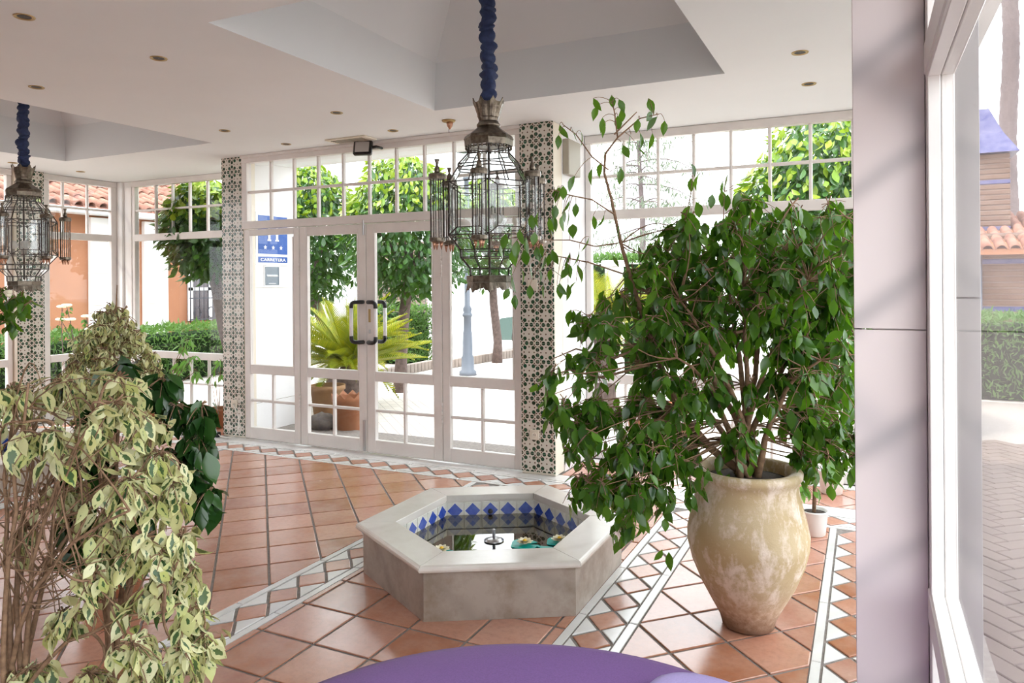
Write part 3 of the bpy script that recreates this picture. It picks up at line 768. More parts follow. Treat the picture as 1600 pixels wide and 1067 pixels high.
MB().tube([(-5.74, 5.385, 0.335), (-5.70, 5.35, 0.33), (-5.63, 5.34, 0.22), (-5.62, 5.33, 0.10), (-5.66, 5.31, 0.03), (-5.75, 5.30, 0.012), (-5.84, 5.31, 0.012), (-5.90, 5.33, 0.03)], 0.006, 6).build('cord', 'cable_white', t)
box('plug', 'black_plastic', t, -5.98, -5.89, 5.30, 5.36, 0.001, 0.05, bev=0.008)

SPOTS = [((38, 26), 'in the top left corner of the ceiling'), ((248, 91), 'midway between the two coffers at the left'), ((57, 136), 'above the far lantern sleeve'), ((351, 204), 'nearest the left tiled column'), ((447, 225), 'above the left end of the door transom'),
         ((526, 176), 'just left of the big coffer corner'), ((614, 204), 'right of the black floodlight'), ((1250, 82), 'upper one near the marble pillar'), ((1264, 131), 'lower one near the marble pillar'), ((126, 268), 'near the left corner post'), ((20, 254), 'beside the far lantern crown')]
for (q, w) in SPOTS:
    p = pz(q[0], q[1], ZC)
    t = thing('ceiling_spotlight', 'small brass recessed ceiling spotlight ' + w, 'spotlight', (p[0], p[1], ZC), 'recessed ceiling spotlights')
    MB().lathe([(0.030, 0.006), (0.030, -0.001), (0.044, -0.005), (0.046, -0.001), (0.046, 0.0)], (p[0], p[1], ZC), 24, cap=False).build('ring', 'brass', t)
    MB().lathe([(0.001, -0.0005), (0.030, -0.0012)], (p[0], p[1], ZC), 20, cap=False).build('lamp', 'dark_hole', t)
p = pz(701, 188, ZC)
t = thing('broken_spotlight', 'dangling broken brass spotlight near the coffer corner', 'spotlight', (p[0], p[1], ZC))
MB().lathe([(0.055, 0.0), (0.05, -0.012), (0.03, -0.018)], (p[0], p[1], ZC), 18).build('cup', 'brass', t)
MB().lathe([(0.028, 0.0), (0.02, -0.03), (0.004, -0.055)], (p[0] + 0.01, p[1], ZC - 0.018), 12).build('spring', 'copper_tip', t)
MB().tube([(p[0], p[1], ZC - 0.06), (p[0] + 0.002, p[1], ZC - 0.10)], 0.002, 5).build('wire', 'lead', t)
p = pz(548, 217, ZC)
t = thing('ceiling_vent', 'flat cream ceiling vent above the doors', 'vent', (p[0], p[1], ZC - 0.02))
box('frame', 'plate_cream', t, p[0] - 0.22, p[0] + 0.22, p[1] - 0.09, p[1] + 0.09, ZC - 0.014, ZC, bev=0.004)
for k in range(5): box('slat', 'box_grey', t, p[0] - 0.17, p[0] + 0.17, p[1] - 0.062 + k * 0.028, p[1] - 0.050 + k * 0.028, ZC - 0.019, ZC - 0.0141)
# floodlight on the cornice
p = pY(567, 231, YD - 0.13)
t = thing('floodlight', 'black square floodlight on the frame above the doors', 'floodlight', (p[0], YD - 0.05, p[2]))
def tilted(mb, ax, c, ang):
    R = Matrix.Rotation(ang, 4, ax); mb.v = [tuple(R @ (Vector(v) - Vector(c)) + Vector(c)) for v in mb.v]; return mb
c = (p[0], YD - 0.13, p[2])
hb = MB().box(c[0] - 0.085, c[0] + 0.085, c[1] - 0.02, c[1] + 0.025, c[2] - 0.068, c[2] + 0.068, bev=0.010)
tilted(tilted(hb, 'X', c, -0.25), 'Z', c, 0.30).build('housing', 'black_plastic', t)
gb = MB().box(c[0] - 0.064, c[0] + 0.064, c[1] - 0.0235, c[1] - 0.0205, c[2] - 0.048, c[2] + 0.048)
tilted(tilted(gb, 'X', c, -0.25), 'Z', c, 0.30).build('lens', 'lens_grey', t)
MB().tube([(c[0] + 0.09, c[1] + 0.015, c[2]), (c[0] + 0.12, c[1] + 0.03, c[2] + 0.005), (c[0] + 0.12, YD - 0.013, c[2] + 0.005)], 0.012, 8).build('bracket', 'black_plastic', t)

# ================================================================== FOUNTAINS
ftile = MB().box(-0.0515, 0.0515, -0.006, 0.0, -0.0515, 0.0515, bev=0.0015).mesh('blue_diamond_tile', 'blue_diamond')
def fountain(c, label, detail=True):
    t = thing('fountain', label, 'fountain', (c[0], c[1], 0))
    A = [pi / 6 + pi / 3 * k for k in range(6)]
    P = lambda r, k, z: (c[0] + r * cos(A[k % 6]), c[1] + r * sin(A[k % 6]), z)
    prof = [(0.525, 0.232), (0.525, 0.262), (0.527, 0.265), (0.722, 0.265), (0.732, 0.262), (0.738, 0.255), (0.740, 0.247), (0.738, 0.239), (0.732, 0.233), (0.722, 0.230), (0.700, 0.230)]
    for k in range(6):
        e = 0.0012
        vs = []
        for (r, z) in prof:
            a, b = np.array(P(r, k, z)), np.array(P(r, k + 1, z)); d = (b - a) / np.linalg.norm(b - a)
            vs += [a + d * e, b - d * e]
        n = len(prof)
        fs = [(2 * i, 2 * i + 1, 2 * ((i + 1) % n) + 1, 2 * ((i + 1) % n)) for i in range(n)] + [tuple(range(0, 2 * n, 2)), tuple(range(1, 2 * n, 2))[::-1]]
        MB().add(vs, fs).build('coping', 'marble_coping', t)
        for nm, ro, ri, z0, z1, m in (('wall_panel', 0.700, 0.676, 0.0, 0.2295, 'marble_fountain'), ('basin_wall', 0.56, 0.534, 0.02, 0.2295, 'marble_coping')):
            vs = [P(ro, k, z0), P(ro, k + 1, z0), P(ri, k + 1, z0), P(ri, k, z0), P(ro, k, z1), P(ro, k + 1, z1), P(ri, k + 1, z1), P(ri, k, z1)]
            MB().add(vs, [(0, 3, 2, 1), (4, 5, 6, 7), (0, 1, 5, 4), (1, 2, 6, 5), (2, 3, 7, 6), (3, 0, 4, 7)]).build(nm, m, t)
        for row in (0, 1):
            for i in range(5):
                a, b = np.array(P(0.533, k, 0.170 - 0.105 * row)), np.array(P(0.533, k + 1, 0.170 - 0.105 * row))
                q = a + (b - a) * (i + 0.5) / 5
                o = link(bpy.data.objects.new('blue_diamond_tile', ftile)); o.parent = t
                o.location = Vector(q) - t.location; o.rotation_euler = (0, 0, A[k] + pi / 6 - pi / 2)
    MB().prism([P(0.53, k, 0)[:2] for k in range(6)], 0.003, 0.02).build('basin_floor', 'marble_fountain', t)
    MB().prism([P(0.528, k, 0)[:2] for k in range(6)], 0.1435, 0.145).build('water', 'water', t)
    j = MB().lathe([(0.052, 0.0), (0.054, 0.004), (0.03, 0.012), (0.012, 0.016)], (c[0], c[1], 0.146), 24).build('jet_plate', 'steel', t)
    MB().lathe([(0.008, 0.0), (0.008, 0.045), (0.006, 0.05)], (c[0], c[1], 0.160), 12).build('nozzle', 'steel', j)
    MB().tube([(c[0], c[1], 0.02), (c[0], c[1], 0.146)], 0.011, 8).build('riser_pipe', 'lead', t)
    k = 1
    a, b = np.array(P(0.531, k, 0.143)), np.array(P(0.531, k + 1, 0.143)); q = a + (b - a) * 0.5
    q = a + (b - a) * 0.5 - np.array([cos(A[k] + pi / 6), sin(A[k] + pi / 6), 0]) * 0.006
    MB().sphere((q[0], q[1], 0.163), 0.015, 14, 8, (1, 1, 1)).build('overflow_hole', 'dark_hole', t)
    return t
fountain(FC1, 'hexagonal marble fountain with blue diamond tiles in the middle of the floor')
fountain(FC2, 'far hexagonal marble fountain half hidden behind the left plants')

def lily(x, y, r, label, flower=True, rot=0.0):
    t = thing('water_lily', label, 'water lily', (x, y, 0.145), 'plastic water lilies in the fountain')
    n = 22; vs = [(x, y, 0.149)]
    for k in range(n + 1):
        a = rot + 0.25 + (2 * pi - 0.5) * k / n; rr = r * (1 + 0.06 * sin(5 * a))
        vs.append((x + rr * cos(a), y + rr * sin(a), 0.1465 + 0.006 * (0.5 + 0.5 * sin(3 * a))))
    m = len(vs); vs += [(v[0], v[1], v[2] - 0.004) for v in vs]
    fs = [(0, k, k + 1) for k in range(1, n + 1)] + [(m, m + k + 1, m + k) for k in range(1, n + 1)] + [(k, m + k, m + k + 1, k + 1) for k in range(1, n + 1)] + [(0, m, m + 1, 1), (n + 1, m + n + 1, m, 0)]
    MB().add(vs, fs).build('lily_pad', 'teal_pad', t)
    if flower:
        for ring, (np_, rl, el) in enumerate(((8, 0.042, 0.35), (7, 0.034, 0.8), (5, 0.022, 1.15))):
            for k in range(np_):
                a = rot + 2 * pi * (k + 0.5 * ring) / np_; mb = MB(); pv = []
                for (s, w) in ((0, 0.25), (0.35, 0.9), (0.7, 0.95), (1.0, 0.25)):
                    rad = 0.004 + rl * s * cos(el * (1 - 0.3 * s)); zz = 0.153 + rl * s * sin(el)
                    for sd in (-1, 1): pv.append((x + rad * cos(a) - sd * w * 0.013 * sin(a), y + rad * sin(a) + sd * w * 0.013 * cos(a), zz + 0.004 * w))
                m = len(pv); pv += [(v[0], v[1], v[2] - 0.002) for v in pv]
                fs = [(2 * i, 2 * i + 1, 2 * i + 3, 2 * i + 2) for i in range(3)] + [(m + 2 * i, m + 2 * i + 2, m + 2 * i + 3, m + 2 * i + 1) for i in range(3)]
                mb.add(pv, fs, True).build('petal', 'petal', t)
        MB().sphere((x, y, 0.168), 0.011, 10, 6).build('flower_centre', 'petal_yellow', t)
def wpt(px_, py_): return pz(px_, py_, 0.15)
q = wpt(820, 850); lily(q[0], q[1], 0.075, 'teal lily pad with cream flower, left of the two at the right rim', True, 0.5)
q = wpt(874, 846); lily(q[0], q[1], 0.07, 'teal lily pad with cream flower, nearest the right rim', True, 2.0)
q = wpt(690, 862); lily(q[0] , q[1] , 0.06, 'teal lily pad at the left corner of the water', True, 1.0)
q = wpt(852, 859); lily(q[0], q[1], 0.062, 'teal lily pad without flower beside the front rim', False, 3.0)

# ================================================================== LANTERNS
def ngon(c, r, z, n, a0): return [(c[0] + r * cos(a0 + 2 * pi * k / n), c[1] + r * sin(a0 + 2 * pi * k / n), z) for k in range(n)]
def lantern(c, label, group, a0):
    t = thing('hanging_lantern', label, 'lantern', (c[0], c[1], 1.49), group)
    N = 6
    # metal crown: eight pierced flaring leaves
    crown = MB()
    n = 16
    prof = [(0.052, 2.425), (0.056, 2.445), (0.060, 2.452), (0.064, 2.47), (0.077, 2.51), (0.086, 2.535)]
    vs = []
    for i, (r, z) in enumerate(prof):
        for k in range(n * 2):
            a = 2 * pi * k / (n * 2); rr = r * (1 + 0.05 * cos(8 * a)); zz = z + (0.014 * cos(8 * a) + 0.006 * cos(16 * a) if i == len(prof) - 1 else 0)
            vs.append((c[0] + rr * cos(a), c[1] + rr * sin(a), zz))
    m = n * 2; L = len(vs)
    vs += [(c[0] + (v[0] - c[0]) * 0.95, c[1] + (v[1] - c[1]) * 0.95, v[2]) for v in vs]
    fs = [(i * m + k, i * m + (k + 1) % m, (i + 1) * m + (k + 1) % m, (i + 1) * m + k) for i in range(len(prof) - 1) for k in range(m)]
    fs += [tuple(L + q for q in f[::-1]) for f in fs] + [((len(prof) - 1) * m + k, (len(prof) - 1) * m + (k + 1) % m, L + (len(prof) - 1) * m + (k + 1) % m, L + (len(prof) - 1) * m + k) for k in range(m)]
    crown.add(vs, fs).build('crown', 'pewter', t)
    MB().lathe([(0.05, 2.395), (0.064, 2.40), (0.066, 2.412), (0.058, 2.42), (0.055, 2.43)], (c[0], c[1], 0), 24).build('collar', 'pewter', t)
    cap = MB().lathe([(0.132, 2.292), (0.134, 2.325), (0.138, 2.332), (0.130, 2.348), (0.095, 2.372), (0.068, 2.392), (0.060, 2.40)], (c[0], c[1], 0), 8, False, a0=a0).build('cap', 'pewter', t)
    for k in range(32):
        a = 2 * pi * k / 32; p = (c[0] + 0.126 * cos(a), c[1] + 0.126 * sin(a))
        MB().lathe([(0.001, -0.020), (0.006, -0.012), (0.003, 0.0)], (p[0], p[1], 2.292), 6).build('fringe_drop', 'pewter', cap)
    # leaded glass body
    lev = [(0.124, 2.285), (0.130, 2.245), (0.188, 2.185), (0.190, 2.168), (0.245, 2.085), (0.248, 1.80), (0.180, 1.722), (0.178, 1.682), (0.122, 1.622), (0.120, 1.582)]
    bars = MB(); body = MB().tube([(c[0], c[1], 1.60), (c[0], c[1], 2.40)], 0.007, 8).build('centre_rod', 'lead', t)
    for k in range(N):
        a1, a2 = a0 + 2 * pi * k / N, a0 + 2 * pi * (k + 1) / N
        for i in range(len(lev)):
            r, z = lev[i]; q1 = np.array((c[0] + r * cos(a1), c[1] + r * sin(a1), z)); q2 = np.array((c[0] + r * cos(a2), c[1] + r * sin(a2), z))
            bars.tube([q1, q2], 0.0042, 4, False)
            if i < len(lev) - 1:
                r2, z2 = lev[i + 1]; q3 = np.array((c[0] + r2 * cos(a1), c[1] + r2 * sin(a1), z2)); q4 = np.array((c[0] + r2 * cos(a2), c[1] + r2 * sin(a2), z2))
                bars.tube([q1, q3], 0.0044, 4, False)
                if i != 4:
                    nm = 2
                    for w in range(1, nm): bars.tube([q1 + (q2 - q1) * w / nm, q3 + (q4 - q3) * w / nm], 0.0032, 4, False)
                else:   # tall panel: chamfered frame inside
                    f = lambda u, v: (q1 + (q2 - q1) * u) * (1 - v) + (q3 + (q4 - q3) * u) * v
                    ch = [f(.0, .0), f(.22, .10), f(.78, .10), f(1., .0)]; cb = [f(.0, 1.), f(.22, .86), f(.78, .86), f(1., 1.)]
                    for s in (ch, cb):
                        for w in range(3): bars.tube([s[w], s[w + 1]], 0.0038, 4, False)
                    bars.tube([ch[1], cb[1]], 0.0038, 4, False); bars.tube([ch[2], cb[2]], 0.0038, 4, False)
                e = 0.0012; nrm = np.array((cos((a1 + a2) / 2), sin((a1 + a2) / 2), 0)) * e
                vs = [q1, q2, q4, q3, q1 - nrm, q2 - nrm, q4 - nrm, q3 - nrm]
                MB().add(vs, [(0, 1, 2, 3), (4, 7, 6, 5), (0, 4, 5, 1), (1, 5, 6, 2), (2, 6, 7, 3), (3, 7, 4, 0)]).build('glass_panel', 'glass_lantern', t)
    tag(bars.build('leading', 'lead', t), kind='stuff')
    bb = MB().lathe([(0.112, 1.585), (0.127, 1.582), (0.127, 1.548), (0.112, 1.545)], (c[0], c[1], 0), 8, False, a0=a0).build('base_band', 'pewter', t)
    for k in range(8):   # scalloped skirt
        a1, a2 = a0 + 2 * pi * k / 8, a0 + 2 * pi * (k + 1) / 8
        q1 = np.array((c[0] + .122 * cos(a1), c[1] + .122 * sin(a1), 1.546)); q2 = np.array((c[0] + .122 * cos(a2), c[1] + .122 * sin(a2), 1.546)); vs = []
        for u in np.linspace(0, 1, 9):
            p = q1 + (q2 - q1) * u; out = (p - np.array((c[0], c[1], 1.546)))
            dz = 0.030 + 0.024 * abs(2 * u - 1) ** 1.5 + 0.004 * cos(u * 8 * pi)
            vs += [p, p + out * 0.10 * abs(2 * u - 1) - np.array((0, 0, dz))]
        m = len(vs); vs += [v - np.array((cos((a1 + a2) / 2), sin((a1 + a2) / 2), 0)) * .003 for v in vs]
        fs = [(2 * i, 2 * i + 1, 2 * i + 3, 2 * i + 2) for i in range(8)]; fs += [tuple(m + q for q in f[::-1]) for f in fs] + [(2 * i + 1, m + 2 * i + 1, m + 2 * i + 3, 2 * i + 3) for i in range(8)]
        MB().add(vs, fs).build('skirt_leaf', 'pewter', bb)
    # six little satellite lanterns
    for k in range(6):
        a = a0 - radians(9) + 2 * pi * k / 6; sc_ = (c[0] + 0.296 * cos(a), c[1] + 0.296 * sin(a))
        s = MB().lathe([(0.036, 1.788), (0.044, 1.786), (0.044, 1.768), (0.036, 1.764), (0.030, 1.762)], (*sc_, 0), 12, False).build('satellite_base', 'pewter', t)
        for w in range(3):
            b_ = a + 2 * pi * w / 3 + 0.4
            MB().lathe([(0.002, -0.042), (0.008, -0.02), (0.013, 0)], (sc_[0] + .022 * cos(b_), sc_[1] + .022 * sin(b_), 1.764), 6).build('drop', 'copper_tip', s)
        s2 = MB().lathe([(0.036, 2.098), (0.045, 2.098), (0.047, 2.112), (0.045, 2.126), (0.034, 2.130), (0.016, 2.134)], (*sc_, 0), 12, False).build('satellite_cap', 'pewter', t)
        MB().lathe([(0.012, 2.13), (0.016, 2.145), (0.011, 2.165), (0.006, 2.175), (0.009, 2.19), (0.014, 2.205), (0.012, 2.206)], (*sc_, 0), 12).build('finial', 'pewter', s2)
        rods = MB()
        for w in range(8):
            b_ = 2 * pi * w / 8; rods.tube([(sc_[0] + .037 * cos(b_), sc_[1] + .037 * sin(b_), 1.787), (sc_[0] + .037 * cos(b_), sc_[1] + .037 * sin(b_), 2.099)], 0.0028, 4, False)
        tag(rods.build('satellite_rods', 'lead', t), kind='stuff')
        MB().lathe([(0.034, 1.788), (0.034, 2.098)], (*sc_, 0), 8, False, cap=False).build('satellite_glass', 'glass_lantern', t)
        MB().tube([(sc_[0], sc_[1], 1.775), (c[0] + .24 * cos(a), c[1] + .24 * sin(a), 1.79)], 0.004, 5).build('bracket', 'lead', s)
    for k in range(4):
        a = a0 + 0.5 + pi / 2 * k; p = (c[0] + 0.075 * cos(a), c[1] + 0.075 * sin(a))
        b = MB().lathe([(0.013, 1.80), (0.013, 1.845), (0.010, 1.85)], (*p, 0), 12).build('bulb_holder', 'bulb_base', t)
        MB().sphere((p[0], p[1], 1.885), 0.032, 14, 10, (1, 1, 1.15)).build('bulb', 'glass_bulb', b)
    return t
m, nt, b = _new('glass_bulb')
b.inputs['Base Color'].default_value = (0.9, 0.9, 0.9, 1); b.inputs['Roughness'].default_value = 0.25; b.inputs['Alpha'].default_value = 0.45
def sleeve(c, z0, z1, label):
    """ruched blue fabric sleeve hiding the chain"""
    n = 18; rows = int((z1 - z0) / 0.007); vs = []
    ph = 0.0; sw = 0.0
    rr = np.random.default_rng(int(abs(c[0]) * 100))
    base = []
    z = z0
    while z < z1:
        L = rr.uniform(0.024, 0.068); base.append((z, L, rr.uniform(0.75, 1.15), rr.uniform(0, 6.28), rr.uniform(-.009, .009), rr.uniform(-.45, .45))); z += L
    P = []
    for (z, L, am, pp, dx, tl) in base:
        for s in (0.0, 0.18, 0.4, 0.65, 0.88):
            r = 0.024 + 0.022 * am * sin(pi * (0.1 + 0.9 * s)) ** 0.7
            P.append((z + L * s, r, pp, dx, tl))
    for (z, r, pp, dx, tl) in P:
        for k in range(n):
            a = 2 * pi * k / n; q = r * (1 + 0.13 * sin(3 * a + pp) + 0.06 * sin(7 * a + 2 * pp))
            vs.append((c[0] + dx + q * cos(a), c[1] + q * sin(a), z + q * tl * cos(a + pp)))
    fs = [(i * n + k, i * n + (k + 1) % n, (i + 1) * n + (k + 1) % n, (i + 1) * n + k) for i in range(len(P) - 1) for k in range(n)]
    fs += [tuple(range(n))[::-1], tuple((len(P) - 1) * n + k for k in range(n))]
    return tag(MB().add(vs, fs, True).build('chain_sleeve', 'sleeve_blue'), label, 'chain sleeve')
LC1 = (-1.865, 3.56); LC2 = (-6.34, 3.71)
lantern(LC1, 'large pewter and glass lantern hanging over the fountain', 'moroccan lanterns', radians(-63) )
lantern(LC2, 'far pewter and glass lantern at the left edge', 'moroccan lanterns', radians(-50))
sleeve(LC1, 2.43, 3.975, 'ruched dark blue fabric sleeve over the chain of the large lantern')
sleeve(LC2, 2.43, 3.975, 'ruched dark blue fabric sleeve over the chain of the far lantern')

# ================================================================== SOFA
t = thing('round_sofa', 'round purple upholstered pouf sofa in the foreground', 'sofa', (0, 0, 0))
sc0 = at(806, 1017, 2.26); fwd = np.array([_f[0], _f[1], 0]); cs = (sc0 - fwd * 0.86); t.location = (cs[0], cs[1], 0)
RS = 0.86
MB().lathe([(RS - 0.05, 0.05), (RS - 0.01, 0.09), (RS, 0.16), (RS, 0.36), (RS - 0.012, 0.41), (RS - 0.04, 0.448), (RS - 0.09, 0.466), (RS - 0.2, 0.474), (0.02, 0.478)], (cs[0], cs[1], 0), 96).build('cushion', 'purple_fabric', t)
MB().tube([(cs[0] + (RS + 0.001) * cos(a), cs[1] + (RS + 0.001) * sin(a), 0.22) for a in np.linspace(0, 2 * pi, 97)], 0.006, 6).build('piping', 'purple_fabric', t)
for k in range(5):
    a = 2 * pi * k / 5 + 0.3
    MB().lathe([(0.03, 0.0), (0.035, 0.055)], (cs[0] + 0.68 * cos(a), cs[1] + 0.68 * sin(a), 0), 12).build('foot', 'black_plastic', t)
q = at(1068, 1072, 1.93); 
cq = q - fwd * 0.15
lc = MB(); n = 14; vs = []
for i in range(n + 1):
    for j in range(n + 1):
        u, v = i / n * 2 - 1, j / n * 2 - 1; th = 0.028 * max(0, (1 - u ** 4) * (1 - v ** 4)) ** 0.5
        vs.append((cq[0] + 0.15 * u * sqrt(1 - v * v / 2), cq[1] + 0.15 * v * sqrt(1 - u * u / 2), 0.503 + th))
m = len(vs); vs += [(v[0], v[1], 1.006 - v[2]) for v in vs]
fs = [(i * (n + 1) + j, (i + 1) * (n + 1) + j, (i + 1) * (n + 1) + j + 1, i * (n + 1) + j + 1) for i in range(n) for j in range(n)]
fs += [tuple(m + q_ for q_ in f[::-1]) for f in fs]
tag(lc.add(vs, fs, True).build('cushion', 'lavender_fabric'), 'lavender cushion lying on the purple sofa at the bottom edge', 'cushion')

# ================================================================== PLANTS
def leaf_mesh(name, mat, L, W, fold=0.18, curl=0.12, tip=0.25):
    st = [(0.10, 0.30), (0.30, 0.88), (0.52, 1.0), (0.74, 0.66), (0.90, 0.22)]
    v = [(0, 0, 0)]; uv = [(0.5, 0)]
    for (s, w) in st:
        y = -curl * L * (s ** 2); z = -L * s
        for e in (-1, 0, 1):
            v.append((e * w * W / 2, y + (fold * W / 2 * w if e else 0), z)); uv.append((0.5 + 0.5 * e * (w if w > .5 else 1) , s))
    v.append((0, -curl * L * 1.25, -L)); uv.append((0.5, 1))
    f = [(0, 1, 2), (0, 2, 3)]
    for i in range(len(st) - 1):
        a = 1 + 3 * i; b = a + 3
        f += [(a, b, b + 1, a + 1), (a + 1, b + 1, b + 2, a + 2)]
    a = 1 + 3 * (len(st) - 1); f += [(a, len(v) - 1, a + 1), (a + 1, len(v) - 1, a + 2)]
    return np.array(v), np.array(uv), f
def leaf_obj_mesh(name, mat, geo):
    v, uv, f = geo
    me = bpy.data.meshes.new(name); me.from_pydata(v.tolist(), [], f)
    l = me.uv_layers.new(name='UVMap')
    idx = [i for q in f for i in q]
    l.data.foreach_set('uv', uv[idx].ravel())
    me.polygons.foreach_set('use_smooth', [True] * len(f)); me.materials.append(MATS[mat]); me.update()
    return me
def rotm(rx, ry, rz): return np.array(Euler((rx, ry, rz)).to_matrix())
class Plant:
    """collects leaves and twigs; the leaves that show largest become objects of their own, the rest one part"""
    def __init__(s, root, leafmat, geos, barkmat):
        s.root = root; s.mat = leafmat; s.geos = geos; s.bark = barkmat; s.L = []; s.tw = MB()
        s.me = [leaf_obj_mesh('leaf', leafmat, g) for g in geos]
    def leaf(s, p, scale=1.0, rx=None, ry=None, rz=None):
        rx = rng.normal(0.2, 0.5) if rx is None else rx; ry = rng.normal(0, 0.35) if ry is None else ry; rz = rng.uniform(0, 2 * pi) if rz is None else rz
        s.L.append((np.asarray(p, float), scale, rx, ry, rz, rng.integers(len(s.geos))))
    def twig(s, pts, r0, r1, n=4):
        k = len(pts); s.tw.tube(pts, [r0 + (r1 - r0) * i / (k - 1) for i in range(k)], n, True, 0, False)
    def spray(s, c, rad, nt, nl, base=None, scale=1.0, droop=0.35, hang=True, avoid=None):
        """nt twigs out of c into the ellipsoid rad (right, depth, up), nl leaves along each"""
        for _ in range(nt):
            d = rng.normal(size=3); d /= np.linalg.norm(d); d *= rng.uniform(0.45, 1.0) ** 0.6
            off = _r0 * d[0] * rad[0] + fwd * d[1] * rad[1] + _u0 * d[2] * rad[2]
            st = np.asarray(c) - off * 0.35 + _u0 * 0.02; e = np.asarray(c) + off
            m = (st + e) / 2 + _u0 * np.linalg.norm(off) * 0.18; e2 = e - _u0 * np.linalg.norm(off) * droop
            pts = [(1 - u) ** 2 * st + 2 * u * (1 - u) * m + u * u * e2 for u in np.linspace(0, 1, 5)]
            if avoid is not None and any(avoid(q) for q in pts): continue
            s.twig(pts, 0.0026, 0.0011)
            for k in range(nl):
                u = 0.25 + 0.75 * (k + rng.uniform(0, 1)) / nl; u = min(u, 1)
                p = (1 - u) ** 2 * st + 2 * u * (1 - u) * m + u * u * e2
                p = p + rng.normal(0, 0.008, 3); s.leaf(p, scale * rng.uniform(0.75, 1.18))
    def finish(s, nparts=300, stem_name='twigs'):
        order = sorted(range(len(s.L)), key=lambda i: -s.L[i][1] / max(0.3, proj(s.L[i][0])[2]) * (1 if -20 < proj(s.L[i][0])[0] < 1340 and -20 < proj(s.L[i][0])[1] < 1090 else 0.01))
        base = wloc(s.root)
        for i in order[:nparts]:
            p, sc_, rx, ry, rz, g = s.L[i]
            o = link(bpy.data.objects.new('leaf', s.me[g])); o.parent = s.root
            o.location = Vector(p) - base; o.rotation_euler = (rx, ry, rz); o.scale = (sc_,) * 3
        rest = order[nparts:]
        if rest:
            V = []; F = []; U = []; n = 0
            for i in rest:
                p, sc_, rx, ry, rz, g = s.L[i]; v, uv, f = s.geos[g]
                V.append(v @ rotm(rx, ry, rz).T * sc_ + p - np.array(base)); U.append(uv[[j for q in f for j in q]]); F += [tuple(j + n for j in q) for q in f]; n += len(v)
            me = bpy.data.meshes.new('foliage'); me.from_pydata(np.vstack(V).tolist(), [], F)
            l = me.uv_layers.new(name='UVMap'); l.data.foreach_set('uv', np.vstack(U).ravel())
            me.polygons.foreach_set('use_smooth', [True] * len(F)); me.materials.append(MATS[s.mat]); me.update()
            o = link(bpy.data.objects.new('foliage', me)); o.parent = s.root; tag(o, kind='stuff')
        if s.tw.v: tag(s.tw.build(stem_name, s.bark, s.root), kind='stuff')
def inpoly(x, y, P):
    c = False
    for i in range(len(P)):
        (x1, y1), (x2, y2) = P[i], P[i - 1]
        if (y1 > y) != (y2 > y) and x < (x2 - x1) * (y - y1) / (y2 - y1) + x1: c = not c
    return c
def curve(p0, p1, sag=0.0, side=None, n=7, wob=0.0):
    p0, p1 = np.asarray(p0, float), np.asarray(p1, float); out = []
    w = rng.normal(0, wob, 3) if wob else np.zeros(3)
    for u in np.linspace(0, 1, n): out.append(p0 + (p1 - p0) * u + np.array((0, 0, 1)) * sag * 4 * u * (1 - u) + w * sin(pi * u))
    return out
geo_ficus = [leaf_mesh('a', '', 0.080, 0.038), leaf_mesh('b', '', 0.074, 0.035, 0.3, 0.25), leaf_mesh('c', '', 0.066, 0.034, 0.1, -0.1)]

# ---- the big ficus in the lime-washed pot
D0 = 3.28
pc = at(1169, 990, D0); pc[2] = 0; POT = (pc[0], pc[1])
pot = thing('terracotta_urn', 'large urn-shaped pot with flaking lime wash holding the big ficus', 'pot', (POT[0], POT[1], 0))
k = D0 / FPX
prof = [(0.100, 0.0), (0.112, 0.006), (0.118, 0.03), (0.124, 0.05), (0.168, 0.13), (0.203, 0.195), (0.242, 0.29), (0.262, 0.37), (0.264, 0.42), (0.250, 0.49), (0.232, 0.56), (0.221, 0.62), (0.219, 0.645), (0.226, 0.662), (0.236, 0.676), (0.238, 0.695), (0.230, 0.706), (0.205, 0.708), (0.190, 0.702), (0.184, 0.66), (0.184, 0.60)]
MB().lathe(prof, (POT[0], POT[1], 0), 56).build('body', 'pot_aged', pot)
MB().lathe([(0.184, 0.655), (0.12, 0.672), (0.02, 0.678)], (POT[0], POT[1], 0), 28).build('soil', 'soil', pot)
fic = thing('ficus', 'tall green weeping fig spilling out of the lime-washed urn', 'plant', (POT[0], POT[1], 0.66))
F = Plant(fic, 'leaf_ficus', geo_ficus, 'bark_ficus')
P0 = np.array((POT[0], POT[1], 0.665))
tops = [(985, 430, 0.05), (1060, 470, -0.2), (1130, 420, 0.15), (1165, 450, -0.1), (1215, 400, 0.2), (1265, 440, -0.15), (1300, 480, 0.1), (1060, 560, -0.25), (1000, 560, 0.15), (1280, 560, -0.2)]
nodes = []
for i, (x, y, dd) in enumerate(tops):
    a = 2 * pi * i / len(tops); p0 = P0 + np.array((0.055 * cos(a), 0.055 * sin(a), -0.02)); p1 = at(x, y, D0 + dd)
    m = P0 + (p1 - P0) * np.array((.28, .28, .55)) + np.array((0, 0, 0.10)); pts = [(1 - u) ** 2 * p0 + 2 * u * (1 - u) * m + u * u * p1 + rng.normal(0, 0.006, 3) for u in np.linspace(0, 1, 9)]
    MB().tube(pts, [0.017 - 0.0125 * j / 8 for j in range(9)], 8).build('stem', 'bark_ficus', fic)
    nodes += pts[2:]
